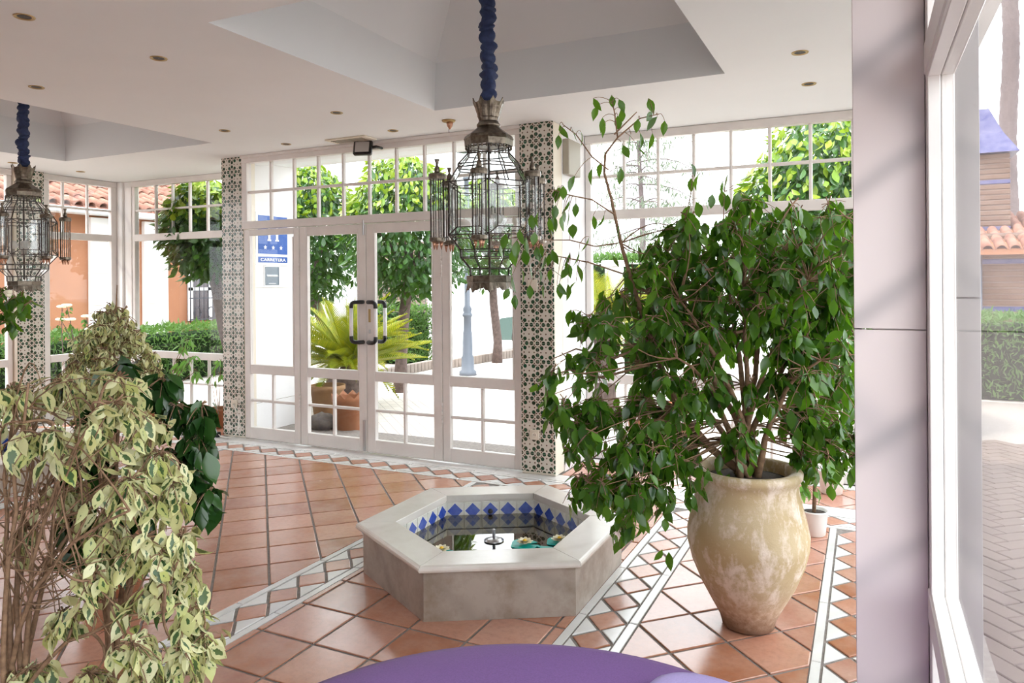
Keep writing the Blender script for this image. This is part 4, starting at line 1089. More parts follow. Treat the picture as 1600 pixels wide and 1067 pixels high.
# the one shoot that climbs to the ceiling
pts = [at(x, y, D0) for x, y in ((1060, 640), (1020, 540), (990, 450), (970, 380), (955, 310), (944, 270), (946, 240), (965, 215), (960, 175), (957, 160))]
MB().tube(pts, [0.016, 0.013, 0.010, 0.008, 0.0065, 0.0055, 0.005, 0.004, 0.003, 0.002], 7).build('stem', 'bark_ficus', fic)
MB().tube([P0, at(1110, 700, D0), at(1060, 640, D0)], [0.02, 0.018, 0.016], 7).build('stem', 'bark_ficus', fic)
nodes += pts[:5]
for b_ in ([(1150, 520), (1200, 505), (1260, 480), (1330, 460)], [(1210, 530), (1240, 505), (1290, 505), (1325, 540)], [(965, 380), (930, 385), (890, 375), (850, 375)], [(960, 335), (925, 312), (890, 305), (862, 296)], [(965, 215), (1000, 185), (1030, 178)], [(960, 210), (985, 185), (995, 175)], [(950, 265), (925, 245), (900, 210), (880, 195)], [(1050, 520), (960, 560), (900, 545), (865, 560)], [(1090, 680), (1000, 690), (940, 705), (890, 745)], [(1050, 560), (940, 590), (890, 578), (850, 590)]):
    pp = [at(x, y, D0 - 0.05) for x, y in b_]; F.twig(pp, 0.007 if b_[0][0] > 1040 else 0.0035, 0.0018, 6)
BR = []
for b_ in ([(1060, 640), (1020, 540), (990, 450), (970, 380), (955, 310), (944, 270), (946, 240), (965, 215), (960, 175), (957, 160)], [(965, 380), (930, 385), (890, 375), (850, 375)], [(960, 335), (925, 312), (890, 305), (862, 296)], [(965, 215), (1000, 185), (1030, 178)], [(950, 265), (925, 245), (900, 210), (880, 195)], [(980, 430), (920, 410), (870, 400), (815, 370)], [(1040, 480), (1060, 400), (1080, 300), (1083, 262)], [(1100, 430), (1130, 350), (1132, 300)]):
    if b_[0] in ((980, 430), (1040, 480), (1100, 430)): F.twig([at(x, y, D0) for x, y in b_], .004, .0015, 5)
    for i in range(len(b_) - 1):
        for u in np.linspace(0, 1, 8): BR.append((b_[i][0] * (1 - u) + b_[i + 1][0] * u, b_[i][1] * (1 - u) + b_[i + 1][1] * u))
def petiole(x, y, p):
    q = min(BR, key=lambda b: (b[0] - x) ** 2 + (b[1] - y) ** 2 + (900 if b[1] > y + 10 else 0))
    if math.hypot(q[0] - x, q[1] - y) < 75: F.twig(curve(at(q[0], q[1], D0), p, 0.012, n=5), .0017, .0011)
singles = [(45, 200), (40, 250), (105, 220), (150, 235), (210, 70), (228, 110), (300, 55), (335, 75), (345, 125), (255, 165), (265, 190), (330, 155), (480, 70), (500, 135), (560, 180), (525, 160), (430, 170), (395, 245), (440, 240), (430, 310), (500, 240), (355, 300), (205, 415), (250, 385), (345, 410), (120, 450), (20, 515), (45, 505), (95, 570), (125, 585), (65, 610), (90, 625), (20, 640), (210, 645), (265, 635), (340, 690), (190, 750), (95, 830), (85, 900), (175, 890), (130, 885), (45, 975), (85, 980), (305, 840), (430, 790), (690, 390), (690, 460), (725, 445), (845, 475), (870, 440), (840, 520), (870, 540), (760, 570), (795, 540), (660, 585), (1015, 445), (1045, 485), (0, 690), (10, 830), (5, 905)]
for (zx, zy) in singles:
    px_, py_ = 860 + zx / 3.138, 140 + zy / 3.138
    lp_ = at(px_, py_ - 9, D0 + rng.normal(0, 0.05)); petiole(px_, py_ - 9, lp_)
    F.leaf(lp_, rng.uniform(0.85, 1.1), rng.normal(0.1, 0.3), rng.normal(0, 0.25))
for (px_, py_) in [(790, 375), (783, 392), (808, 385), (818, 400), (830, 420), (842, 430), (815, 430), (828, 455), (850, 450), (862, 430), (870, 455), (852, 410), (838, 395), (800, 440), (858, 350), (842, 340), (868, 330), (880, 345), (895, 360), (885, 420), (905, 400), (900, 450), (812, 368), (800, 400), (796, 460), (822, 380), (836, 372), (830, 345), (845, 390), (862, 400), (880, 300), (805, 470), (960, 845), (1035, 868), (1045, 872), (955, 830), (940, 760), (982, 830), (1010, 820), (1000, 765), (1185, 770), (1200, 780), (1225, 770), (1240, 760), (1125, 745), (1140, 750), (940, 790), (948, 775), (930, 740), (915, 720)]:
    lp_ = at(px_, py_ - 10, D0 - rng.uniform(0.0, 0.12)); petiole(px_, py_ - 10, lp_)
    F.leaf(lp_, rng.uniform(0.9, 1.15), rng.normal(0.1, 0.3), rng.normal(0, 0.25))
def fill(plant, poly, ns, nt, nl, rpx, D, dd, nodes, scale=1.0, avoid=None, seedpts=None):
    xs = [p[0] for p in poly]; ys = [p[1] for p in poly]; k = 0
    while k < ns:
        x, y = rng.uniform(min(xs), max(xs)), rng.uniform(min(ys), max(ys))
        if not inpoly(x, y, poly): continue
        k += 1; dep = D + np.clip(rng.normal(0, dd), -1.8 * dd, 1.8 * dd); c = at(x, y, dep)
        if avoid is not None and avoid(c): continue
        rm = rpx / FPX * D
        plant.spray(c, (rm, rm, rm), nt, nl, scale=scale, avoid=avoid)
        if nodes:
            q = min(nodes, key=lambda n_: np.linalg.norm(n_ - c) + (0.25 if n_[2] > c[2] + 0.15 else 0))
            plant.twig(curve(q, c, 0.025, wob=0.03), 0.0034, 0.0016, 5)
wallguard = lambda q: q[0] > 0.10 or q[1] > 5.9 or q[2] > 2.78
A = [(1045, 355), (1090, 335), (1150, 305), (1230, 295), (1300, 320), (1390, 345), (1390, 690), (1290, 690), (1225, 650), (1205, 570), (1130, 560), (1115, 640), (1060, 690), (1000, 660), (930, 640), (885, 590), (885, 540), (930, 480), (960, 425), (1010, 385)]
fill(F, A, 215, 4, 4, 44, D0, 0.2, nodes, avoid=wallguard)
fill(F, [(1000, 420), (1330, 380), (1330, 540), (1000, 560)], 75, 4, 4, 42, D0, 0.22, nodes, avoid=wallguard)
fill(F, [(865, 570), (900, 600), (1000, 670), (1085, 700), (1090, 750), (1000, 790), (940, 785), (890, 760), (885, 690), (845, 610)], 60, 4, 4, 34, D0 - 0.1, 0.14, nodes, avoid=wallguard)
fill(F, [(1235, 620), (1390, 640), (1390, 740), (1270, 740), (1225, 690)], 40, 4, 4, 34, D0, 0.14, nodes, avoid=wallguard)
fill(F, [(900, 740), (1030, 720), (1050, 800), (960, 830)], 9, 3, 3, 26, D0 - 0.15, 0.06, nodes, avoid=wallguard)
fill(F, [(960, 560), (1230, 560), (1225, 690), (1130, 700), (1000, 690)], 22, 4, 4, 36, D0 - 0.12, 0.12, nodes, avoid=wallguard)
F.finish(300)

# ---- two small plants in white plastic pots
def white_pot(px_, py_, w, h, label, lplant):
    p = pz(px_, py_, 0); p = p + fwd * w * 0.5
    t = thing('white_pot', label, 'pot', (p[0], p[1], 0)); r = w / 2
    MB().lathe([(r * 0.74, 0.001), (r * 0.78, 0.004), (r * 0.97, h * 0.93), (r, h * 0.94), (r, h), (r * 0.94, h), (r * 0.90, h * 0.86)], (p[0], p[1], 0), 32).build('body', 'pot_white', t)
    MB().lathe([(r * 0.91, h * 0.87), (r * 0.5, h * 0.9), (0.005, h * 0.9)], (p[0], p[1], 0), 20).build('soil', 'soil', t)
    f = thing('small_ficus', lplant, 'plant', (p[0], p[1], h * 0.88))
    pl = Plant(f, 'leaf_bright', [leaf_mesh('a', '', 0.085, 0.040), leaf_mesh('b', '', 0.075, 0.036, 0.2, 0.3)], 'bark_ficus')
    MB().tube([(p[0], p[1], h * 0.85), (p[0] + 0.01, p[1], h + 0.25), (p[0] + 0.0, p[1] + 0.01, h + 0.52)], [0.012, 0.010, 0.006], 7).build('stem', 'bark_ficus', f)
    for _ in range(12): pl.spray((p[0] + rng.normal(0, .06), p[1] + rng.normal(0, .06), h + rng.uniform(0.22, 0.60)), (0.09, 0.09, 0.07), 2, 3)
    pl.spray((p[0] - 0.05, p[1] - 0.03, h + 0.13), (0.06, 0.05, 0.05), 3, 3)
    pl.finish(60)
white_pot(1281, 842, 0.165, 0.15, 'white plastic pot on the floor behind the big urn', 'small leafy plant in the nearer white pot')
white_pot(1308, 776, 0.185, 0.17, 'farther white plastic pot beside the right border band', 'small leafy plant in the farther white pot')

# ---- left foreground: variegated weeping fig
DV = 1.95
vb = at(15, 1250, DV); vb[2] = 0
vp = thing('round_pot', 'brown plastic pot of the variegated fig below the left edge', 'pot', (vb[0], vb[1], 0))
MB().lathe([(0.12, 0.0), (0.13, 0.01), (0.165, 0.27), (0.175, 0.275), (0.175, 0.31), (0.16, 0.31), (0.155, 0.26)], (vb[0], vb[1], 0), 36).build('body', 'pot_clay', vp)
MB().lathe([(0.155, 0.265), (0.01, 0.28)], (vb[0], vb[1], 0), 20).build('soil', 'soil', vp)
vf = thing('variegated_fig', 'bushy cream and green variegated weeping fig in the left foreground', 'plant', (vb[0], vb[1], 0.27))
geo_v = [leaf_mesh('a', '', 0.066, 0.034, 0.2, 0.15), leaf_mesh('b', '', 0.060, 0.030, 0.3, 0.3), leaf_mesh('c', '', 0.055, 0.030, 0.1, -0.15)]
V = Plant(vf, 'leaf_varieg', geo_v, 'bark_ficus')
vn = []
B0 = np.array((vb[0], vb[1], 0.27))
for i, (x, y, dd) in enumerate([(20, 640, 0), (70, 620, .15), (150, 650, -.1), (230, 700, .1), (110, 700, .2), (200, 800, -.15), (-40, 640, .1), (250, 960, -.05), (45, 600, -.12)]):
    a = 2 * pi * i / 9; p0 = B0 + np.array((.04 * cos(a), .04 * sin(a), 0)); p1 = at(x, y, DV + dd)
    m = B0 + np.array((-.05, 0, 0.5 if y < 900 else .3)) + (p1 - B0) * 0.12; pts = [(1 - u) ** 2 * p0 + 2 * u * (1 - u) * m + u * u * p1 + rng.normal(0, .005, 3) for u in np.linspace(0, 1, 9)]
    MB().tube(pts, [0.009 - 0.006 * j / 8 for j in range(9)], 7).build('stem', 'bark_ficus', vf); vn += pts[3:]
for (x, y, rx, ry, nt, dd) in [(20, 620, 60, 42, 7, 0), (100, 605, 60, 36, 7, .1), (185, 600, 50, 40, 8, .1), (60, 690, 60, 42, 7, -.1), (150, 680, 66, 50, 9, 0), (225, 670, 42, 50, 8, .1), (100, 775, 52, 42, 6, .1), (205, 760, 66, 50, 10, 0), (268, 765, 38, 50, 8, .1), (225, 850, 62, 42, 9, 0), (285, 850, 30, 50, 7, .05), (150, 905, 50, 34, 6, -.05), (240, 925, 50, 34, 7, 0), (298, 965, 32, 34, 7, .05), (100, 965, 50, 34, 5, 0), (205, 1015, 58, 34, 8, -.1), (285, 1025, 46, 36, 9, 0), (140, 1062, 50, 26, 6, -.05), (45, 1055, 40, 26, 4, 0), (40, 835, 30, 40, 3, .1), (-60, 650, 60, 60, 6, 0), (235, 1060, 60, 30, 7, 0), (250, 720, 40, 40, 6, 0.1), (180, 640, 50, 40, 6, -.1), (170, 820, 55, 45, 7, .05), (320, 1000, 24, 30, 4, .05), (255, 880, 45, 40, 5, 0), (300, 900, 25, 30, 4, .05)]:
    c = at(x, y, DV + dd); s_ = DV / FPX
    V.spray(c, (rx * s_, 0.10, ry * s_), int(nt * 2.3), 4)
    q = min(vn, key=lambda n_: np.linalg.norm(n_ - c) + (0.3 if n_[2] > c[2] + 0.2 else 0)); V.twig(curve(q, c, 0.03, wob=0.03), 0.0045, 0.002, 5)
for _ in range(150):   # bare twigs in the middle of the bush
    a = vn[rng.integers(len(vn))]; b_ = at(rng.uniform(0, 230), rng.uniform(600, 1000), DV + rng.normal(0, .1)); 
    if np.linalg.norm(a - b_) < 0.45: V.twig(curve(a, b_, 0.02, wob=0.03), 0.003, 0.0009)
V.finish(300)

# ---- dark green rubbery plant in the middle of the left group
DG = 2.3
gb = at(175, 1150, DG); gb[2] = 0
gp = thing('round_pot', 'clay pot of the dark green fig hidden behind the variegated fig', 'pot', (gb[0], gb[1], 0))
MB().lathe([(0.11, 0.0), (0.12, 0.01), (0.15, 0.24), (0.16, 0.245), (0.16, 0.28), (0.145, 0.28), (0.14, 0.23)], (gb[0], gb[1], 0), 32).build('body', 'pot_clay', gp)
MB().lathe([(0.14, 0.235), (0.01, 0.25)], (gb[0], gb[1], 0), 20).build('soil', 'soil', gp)
gf = thing('dark_fig', 'dark green broad-leaved fig behind the variegated one', 'plant', (gb[0], gb[1], 0.24))
Gp = Plant(gf, 'leaf_dark', [leaf_mesh('a', '', 0.090, 0.046), leaf_mesh('b', '', 0.080, 0.040, .25, .3)], 'bark_ficus')
gn = []; G0 = np.array((gb[0], gb[1], .24))
for i, (x, y, dd) in enumerate([(190, 570, 0), (265, 620, .1), (300, 680, 0), (150, 700, -.1), (130, 840, 0), (270, 860, 0)]):
    p1 = at(x, y, DG + dd); m = G0 + np.array((0, 0, .4)) + (p1 - G0) * .2; pts = [(1 - u) ** 2 * G0 + 2 * u * (1 - u) * m + u * u * p1 for u in np.linspace(0, 1, 8)]
    MB().tube(pts, [0.011 - .008 * j / 7 for j in range(8)], 7).build('stem', 'bark_ficus', gf); gn += pts[3:]
for (x, y, rx, ry, nt) in [(255, 600, 26, 20, 3), (275, 640, 30, 26, 5), (315, 640, 22, 20, 3), (310, 690, 26, 30, 4), (300, 745, 30, 30, 5), (325, 775, 16, 22, 2), (265, 720, 26, 36, 4), (150, 640, 40, 26, 4), (190, 575, 24, 20, 3), (140, 720, 50, 40, 6), (190, 800, 50, 40, 6), (130, 850, 40, 36, 5), (180, 860, 40, 30, 5), (275, 905, 20, 22, 3), (120, 780, 40, 40, 4)]:
    c = at(x, y, DG); s_ = DG / FPX; Gp.spray(c, (rx * s_, 0.10, ry * s_), nt + 7, 4)
    q = min(gn, key=lambda n_: np.linalg.norm(n_ - c)); Gp.twig(curve(q, c, 0.02), 0.004, 0.002, 5)
Gp.finish(200)

# ---- small-leaved variegated fig farther back
DB = 3.7
bb_ = at(178, 850, DB); bb_[2] = 0
bp = thing('round_pot', 'clay pot of the small-leaved variegated fig', 'pot', (bb_[0], bb_[1], 0))
MB().lathe([(0.12, 0.0), (0.13, 0.01), (0.16, 0.28), (0.17, 0.285), (0.17, 0.32), (0.155, 0.32), (0.15, 0.27)], (bb_[0], bb_[1], 0), 32).build('body', 'pot_clay', bp)
MB().lathe([(0.15, 0.275), (0.01, 0.29)], (bb_[0], bb_[1], 0), 20).build('soil', 'soil', bp)
bf = thing('variegated_fig', 'cone-shaped small-leaved variegated fig behind the foreground bush', 'plant', (bb_[0], bb_[1], 0.28))
Bq = Plant(bf, 'leaf_varieg', [leaf_mesh('a', '', 0.046, 0.022), leaf_mesh('b', '', 0.042, 0.020, .3, .3)], 'bark_ficus')
tp = at(183, 445, DB); MB().tube([(bb_[0], bb_[1], .27), (bb_[0] + .01, bb_[1], .8), at(178, 560, DB), tp], [0.014, .012, .008, .002], 7).build('stem', 'bark_ficus', bf)
for _ in range(125):
    y = 482 + 190 * rng.uniform(0, 1) ** 0.8; hw = 12 + 68 * min(1, (y - 475) / 110); x = 178 + rng.uniform(-1, 1) * hw
    c = at(x, y, DB + rng.normal(0, .5) * hw / FPX * DB); Bq.spray(c, (.10, .10, .06), 5, 4, scale=1.02)
    Bq.twig(curve(at(179, y - 5, DB), c, .02), .003, .0015)
Bq.finish(300)

# ---- plant at the far left edge, below the far lantern
DE = 3.6
eb = at(-70, 950, DE); eb[2] = 0
ep = thing('round_pot', 'clay pot of the dark plant at the far left edge', 'pot', (eb[0], eb[1], 0))
MB().lathe([(0.12, 0.0), (0.13, 0.01), (0.16, 0.28), (0.17, 0.285), (0.17, 0.32), (0.155, 0.32), (0.15, 0.27)], (eb[0], eb[1], 0), 32).build('body', 'pot_clay', ep)
MB().lathe([(0.15, 0.275), (0.01, 0.29)], (eb[0], eb[1], 0), 20).build('soil', 'soil', ep)
ef = thing('camellia', 'dark leafy plant with a pale flower at the far left edge', 'plant', (eb[0], eb[1], .28))
Ep = Plant(ef, 'leaf_ficus', [leaf_mesh('a', '', 0.060, 0.034)], 'bark_ficus')
MB().tube([(eb[0], eb[1], .28), at(-60, 650, DE), at(-40, 500, DE), at(-5, 470, DE)], [.016, .013, .009, .004], 7).build('stem', 'bark_ficus', ef)
for (x, y) in [(-30, 470), (0, 468), (25, 470), (45, 478), (10, 490), (-20, 500), (15, 505), (-60, 480), (5, 455), (35, 462)]:
    Ep.spray(at(x, y, DE + rng.normal(0, .08)), (.05, .06, .045), 4, 3); Ep.twig(curve(at(-40, 500, DE), at(x, y, DE), .01), .003, .0015)
for (dx, dz) in ((0, 0), (.01, .006), (-.01, .004), (.004, -.008)):
    p = at(16, 458, DE - .1) ; MB().sphere((p[0] + dx, p[1] - .01, p[2] + dz), .014, 10, 6, (1, 1, .8)).build('flower_petal', 'petal', ef)
Ep.finish(150)

# ---- light green plant at the left window
wb = np.array((-7.15, 5.62, 0.0))
wp_ = thing('round_pot', 'small clay pot under the left window behind the plants', 'pot', tuple(wb))
MB().lathe([(0.08, 0.0), (0.085, 0.01), (0.11, 0.18), (0.118, 0.185), (0.118, 0.21), (0.107, 0.21), (0.103, 0.17)], tuple(wb), 28).build('body', 'pot_clay', wp_)
MB().lathe([(0.103, 0.175), (0.01, 0.185)], tuple(wb), 20).build('soil', 'soil', wp_)
wf = thing('window_plant', 'light green leafy plant standing against the left window', 'plant', (wb[0], wb[1], .18))
Wp = Plant(wf, 'leaf_bright', [leaf_mesh('a', '', 0.12, 0.034, .1, .2), leaf_mesh('b', '', 0.10, 0.030, .1, .35)], 'bark_ficus')
for (x, y) in [(283, 545), (292, 535), (300, 560), (275, 575), (288, 565), (305, 580)]:
    c = pY(x, y, 5.62); Wp.spray(c, (.10, .08, .08), 3, 3); Wp.twig([wb + np.array((0, 0, .17)), wb * .5 + c * .5 + np.array((0, 0, .12)), c], .006, .003, 5)
Wp.finish(60)
tb = np.array((-6.30, 5.70, 0.0)); 
tp_ = thing('round_pot', 'small clay pot beside the left tiled column', 'pot', tuple(tb))
MB().lathe([(0.08, 0.0), (0.085, 0.01), (0.11, 0.18), (0.118, 0.185), (0.118, 0.21), (0.107, 0.21), (0.103, 0.17)], tuple(tb), 28).build('body', 'pot_clay', tp_)
MB().lathe([(0.103, 0.175), (0.01, 0.185)], tuple(tb), 20).build('soil', 'soil', tp_)
tf = thing('window_plant', 'spindly green shoot beside the left tiled column', 'plant', (tb[0], tb[1], .18))
Tp = Plant(tf, 'leaf_bright', [leaf_mesh('a', '', 0.10, 0.034, .1, .2)], 'bark_ficus')
for (x, y) in [(336, 575), (342, 585), (330, 590), (345, 565)]:
    c = pY(x, y, 5.70); Tp.spray(c, (.06, .05, .05), 2, 2); Tp.twig([tb + np.array((0, 0, .17)), tb * .5 + c * .5, c], .004, .002, 5)
Tp.finish(30)

# ================================================================== OUTSIDE
ground = struct('ground', MB().box(-60, 60, -40, 90, -0.5, GZ), 'paving', 'pale herringbone brick paving outside')
yard = struct('yard', MB().box(0.43, 12, -8, 11, GZ, GZ + .004), 'grout', 'brown brick yard outside the near right window')
street = struct('street', MB().box(-60, 60, 15.5, 89, GZ, GZ + 0.006), 'street', 'pale street beyond the forecourt')

# ---- herringbone pavers seen through the near right window
pv_me = {}
bw, bl, g = 0.112, 0.224, 0.007
for nm, (w, h) in (('h', (bl, bw)), ('v', (bw, bl))):
    pv_me[nm] = MB().box(g / 2, w - g / 2, g / 2, h - g / 2, 0, 0.020, bev=0.004).mesh('paver', 'paver')
cand = []
ca, sa = cos(radians(40)), sin(radians(40)); O = np.array((1.6, 4.0))
for i in range(-60, 61):
    for j in range(-40, 41):
        bx, by = (i + 2 * j) * bw, (i - 2 * j) * bw
        for nm, (ox, oy) in (('h', (0, 0)), ('v', (0, bw))):
            x, y = bx + ox, by + oy; X, Y = O[0] + ca * x - sa * y, O[1] + sa * x + ca * y
            if X < 0.45 or X > 4.5 or Y < 1.5 or Y > 8.2: continue
            q = proj((X, Y, GZ))
            if 1510 < q[0] < 1640 and q[1] < 1110: cand.append((q[2], X, Y, nm))
cand.sort()
rest = MB()
for i, (D, X, Y, nm) in enumerate(cand):
    if i < 300:
        o = link(bpy.data.objects.new('paver', pv_me[nm])); o.parent = ground; o.rotation_euler = (0, 0, radians(40))
        o.location = Vector((X, Y, GZ - 0.008 + random.uniform(-0.0015, 0.0015))) - ground.location
    else:
        w, h = (bl, bw) if nm == 'h' else (bw, bl); a_ = radians(40); n0 = len(rest.v)
        rest.box(g / 2, w - g / 2, g / 2, h - g / 2, 0, 0.020)
        rest.v[n0:] = [(X + cos(a_) * v[0] - sin(a_) * v[1], Y + sin(a_) * v[0] + cos(a_) * v[1], GZ - .008 + v[2]) for v in rest.v[n0:]]
if rest.v: tag(rest.build('paver_field', 'paver', ground), kind='stuff')

# ---- foliage helpers
geo_or = [leaf_mesh('a', '', 0.14, 0.062, .2, .15), leaf_mesh('b', '', 0.125, 0.055, .3, .25), leaf_mesh('c', '', 0.11, 0.056, .15, -.1)]
def crown_leaves(pl, c, rad, n, shell=0.55, zmin=None, zmax=None):
    k = 0
    while k < n:
        d = rng.normal(size=3); d /= np.linalg.norm(d); s = rng.uniform(shell, 1.0) * (1 + 0.07 * sin(5 * d[0] + 3 * d[2]))
        p = np.array(c) + d * np.array(rad) * s
        k += 1
        if zmin is not None and p[2] < zmin: continue
        if zmax is not None and p[2] > zmax: continue
        az = math.atan2(d[1], d[0]); pl.leaf(p, rng.uniform(.8, 1.2), rng.normal(-0.5, .45), rng.normal(0, .4), az + pi / 2 + rng.normal(0, .6))
def orange_tree(base, c, rad, label, n=1700, parts=120, trunk_r=0.085, new=420):
    t = thing('orange_tree', label, 'tree', tuple(base), 'clipped orange trees')
    b0 = np.array(base); cc = np.array(c)
    pts = [b0, b0 + np.array((.02, 0, .4)), b0 + (cc - b0) * .45 + np.array((-.03, .02, 0)), cc - np.array((0, 0, rad[2] * .55)), cc]
    MB().tube(pts, [trunk_r * 1.25, trunk_r, trunk_r * .95, trunk_r * .8, .02], 10).build('trunk', 'bark_tree', t)
    for k in range(5):
        a = 2 * pi * k / 5; MB().tube([pts[3], cc + np.array((cos(a) * rad[0] * .5, sin(a) * rad[1] * .5, .05 * rad[2])), cc + np.array((cos(a) * rad[0] * .75, sin(a) * rad[1] * .75, .3 * rad[2]))], [.04, .022, .01], 6).build('limb', 'bark_tree', t)
    pl = Plant(t, 'leaf_orange_tree', geo_or, 'bark_tree')
    crown_leaves(pl, c, rad, int(n * 1.9)); pl.finish(parts)
    p2 = Plant(t, 'leaf_sunlit', geo_or, 'bark_tree')  # brighter leaves paint sunlight on the crown top; new scales their count
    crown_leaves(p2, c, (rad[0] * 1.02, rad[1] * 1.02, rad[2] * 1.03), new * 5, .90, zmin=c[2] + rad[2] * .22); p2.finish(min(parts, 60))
    return t
def tree_px(basepx, cpx, rpx, label, D=None, **kw):
    b = pz(basepx[0], basepx[1], GZ); D = proj(b)[2] if D is None else D
    if D is not None: b = at(basepx[0], 600, D); b[2] = GZ
    c = at(cpx[0], cpx[1], D); s = D / FPX
    return orange_tree(b, c, (rpx[0] * s, rpx[0] * s, rpx[1] * s), label, **kw)
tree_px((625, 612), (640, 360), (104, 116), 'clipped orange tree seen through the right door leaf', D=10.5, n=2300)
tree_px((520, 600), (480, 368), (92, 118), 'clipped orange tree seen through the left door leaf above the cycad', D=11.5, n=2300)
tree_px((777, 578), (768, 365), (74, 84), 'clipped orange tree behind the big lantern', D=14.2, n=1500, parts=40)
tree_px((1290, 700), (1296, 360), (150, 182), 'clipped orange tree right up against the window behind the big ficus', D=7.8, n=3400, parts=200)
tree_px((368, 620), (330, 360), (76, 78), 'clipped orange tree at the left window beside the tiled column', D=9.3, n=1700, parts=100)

# ---- cycads
def frond_mesh(L, droop, seed):
    r = np.random.default_rng(seed); mb = MB(); n = 40; P = []
    for i in range(n + 1):
        s = i / n; P.append(np.array((L * s * (1 - .12 * droop * s), 0, L * (.12 * s - droop * s ** 2.2))))
    mb.tube(P[::4], [.008 - .006 * i / 10 for i in range(11)], 4, True, 0, False)
    for i in range(3, n):
        s = i / n; w = L * .17 * (sin(pi * min(1, s * 1.06 + .04)) ** .55 + .1); t = P[i + 1] - P[i]; t /= np.linalg.norm(t)
        up = np.array((-t[2], 0, t[0]))
        for sd in (-1, 1):
            tip = P[i] + t * w * .62 + np.array((0, sd * w * .72, 0)) + up * w * .30
            a = P[i] - t * .008; b = P[i] + t * .010; m = (P[i] + tip) / 2 + up * .012
            mb.add([a, b, m + t * .0075, tip, m - t * .0075], [(0, 1, 2, 4), (4, 2, 3)], False)
    return mb.mesh('frond', 'leaf_cycad')
FR = [frond_mesh(.85, .25, 1), frond_mesh(.78, .45, 2), frond_mesh(.9, .1, 3), frond_mesh(.7, .7, 4)]
def cycad(base, zt, label, n=34, sc_=1.0, potted=None):
    t = thing('cycad', label, 'plant', (base[0], base[1], GZ))
    MB().lathe([(.15, GZ - zt), (.14, -.3), (.15, -.15), (.13, -.05), (.08, .03), (.03, .06)], (base[0], base[1], zt), 14).build('trunk', 'bark_tree', t)
    for k in range(n):
        o = link(bpy.data.objects.new('frond', FR[k % 4])); o.parent = t
        lift = 1.15 * (1 - k / n) ** .8 - 0.05
        o.rotation_euler = (rng.normal(0, .12), -lift, k * 2.39996 + rng.normal(0, .1)); o.location = (0, 0, zt - GZ)
        s = sc_ * rng.uniform(.85, 1.08); o.scale = (s, s, s)
    return t
cy = at(545, 572, 9.1)
cycad(cy, cy[2], 'yellow green cycad behind the left door leaf', 60, 1.27)
# its broken planter: clay tub, tan tub and rock
def tub(px_, py_, D, r, h, label, mat, jag=False, tilt=0.0):
    p = at(px_, py_, D); p[2] = GZ
    t = thing('planter', label, 'planter', (p[0], p[1], GZ))
    pr = [(r * .72, 0), (r * .78, .02), (r * .98, h * .86), (r * 1.06, h * .88), (r * 1.06, h), (r * .94, h), (r * .90, h * .7)]
    MB().lathe(pr, (p[0], p[1], GZ), 22, True, jag=(4, .05) if jag else None).build('body', mat, t)
    MB().lathe([(r * .91, h * .74), (.01, h * .78)], (p[0], p[1], GZ), 18).build('soil', 'soil', t)
    return t
tub(512, 640, 8.30, .19, .42, 'tan clay tub under the cycad behind the left door leaf', 'pot_tan')
tub(545, 668, 7.80, .17, .36, 'orange broken clay pot in front of the tan tub', 'pot_clay', True)
p = at(503, 652, 7.8); p[2] = GZ
tag(MB().sphere((p[0], p[1], GZ + .09), .14, 12, 8, (1.15, .9, .75), jit=.12).build('rock', 'rock'), 'dark grey rock at the foot of the tan tub', 'rock')
c2 = at(942, 508, 8.4); c2_ = cycad(c2, c2[2], 'second cycad outside behind the left edge of the big ficus', 34, 1.0)
tub(1008, 700, 7.3, .19, .30, 'orange planter outside, left of two behind the ficus', 'pot_clay')
tub(1062, 700, 7.35, .14, .34, 'orange planter outside, right of two behind the ficus', 'pot_clay')

# ---- hedges
geo_h = [leaf_mesh('a', '', 0.07, 0.016, .1, .1), leaf_mesh('b', '', 0.055, 0.014, .1, .2)]
def hedge(x0, x1, y0, y1, h, label, n=2500, sc_=1.0):
    t = thing('hedge', label, 'hedge', ((x0 + x1) / 2, (y0 + y1) / 2, GZ))
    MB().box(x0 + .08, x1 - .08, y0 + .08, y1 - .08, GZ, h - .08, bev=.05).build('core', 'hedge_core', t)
    pl = Plant(t, 'leaf_hedge', geo_h, 'bark_tree')
    for _ in range(int(n * 2.6)):
        f = rng.integers(0, 4); x, y, z = rng.uniform(x0, x1), rng.uniform(y0, y1), h
        if f == 1: y = y0; z = rng.uniform(0, h)
        elif f == 2: x = x1; z = rng.uniform(0, h)
        elif f == 3: x = x0; z = rng.uniform(0, h)
        pl.leaf((x + rng.normal(0, .03), y + rng.normal(0, .03), z + rng.normal(0, .03)), sc_ * rng.uniform(.8, 1.4), rng.uniform(1.6, 3.6), rng.normal(0, .6))
    pl.finish(0)
    return t
hedge(-10.9, -10.0, 3.4, 7.2, .80, 'low green hedge outside the left wall window', 3200, 1.3)
hedge(-10.9, -10.0, 7.5, 11.6, .80, 'low green hedge below the orange house outside the left window', 3600, 1.3)
p = at(615, 530, 14.6); hedge(p[0] - .75, p[0] + .65, p[1] - .5, p[1] + .5, 1.02, 'rounded green hedge behind the orange tree trunk', 1800, 1.5)
p = at(1578, 560, 9.6); hedge(p[0] - .80, p[0] + 1.6, p[1] - .4, p[1] + 1.1, 1.0, 'clipped hedge in front of the brick house on the right', 2600, 1.3)
p = at(938, 440, 12.5); hedge(p[0] - .7, p[0] + .9, p[1] - .4, p[1] + .4, 1.9, 'tall green hedge beyond the second cycad', 1800, 1.5)
p = at(960, 440, 10.5)
struct_post = thing('gate_post', 'white gate post beyond the big ficus', 'post', (p[0], p[1], GZ))
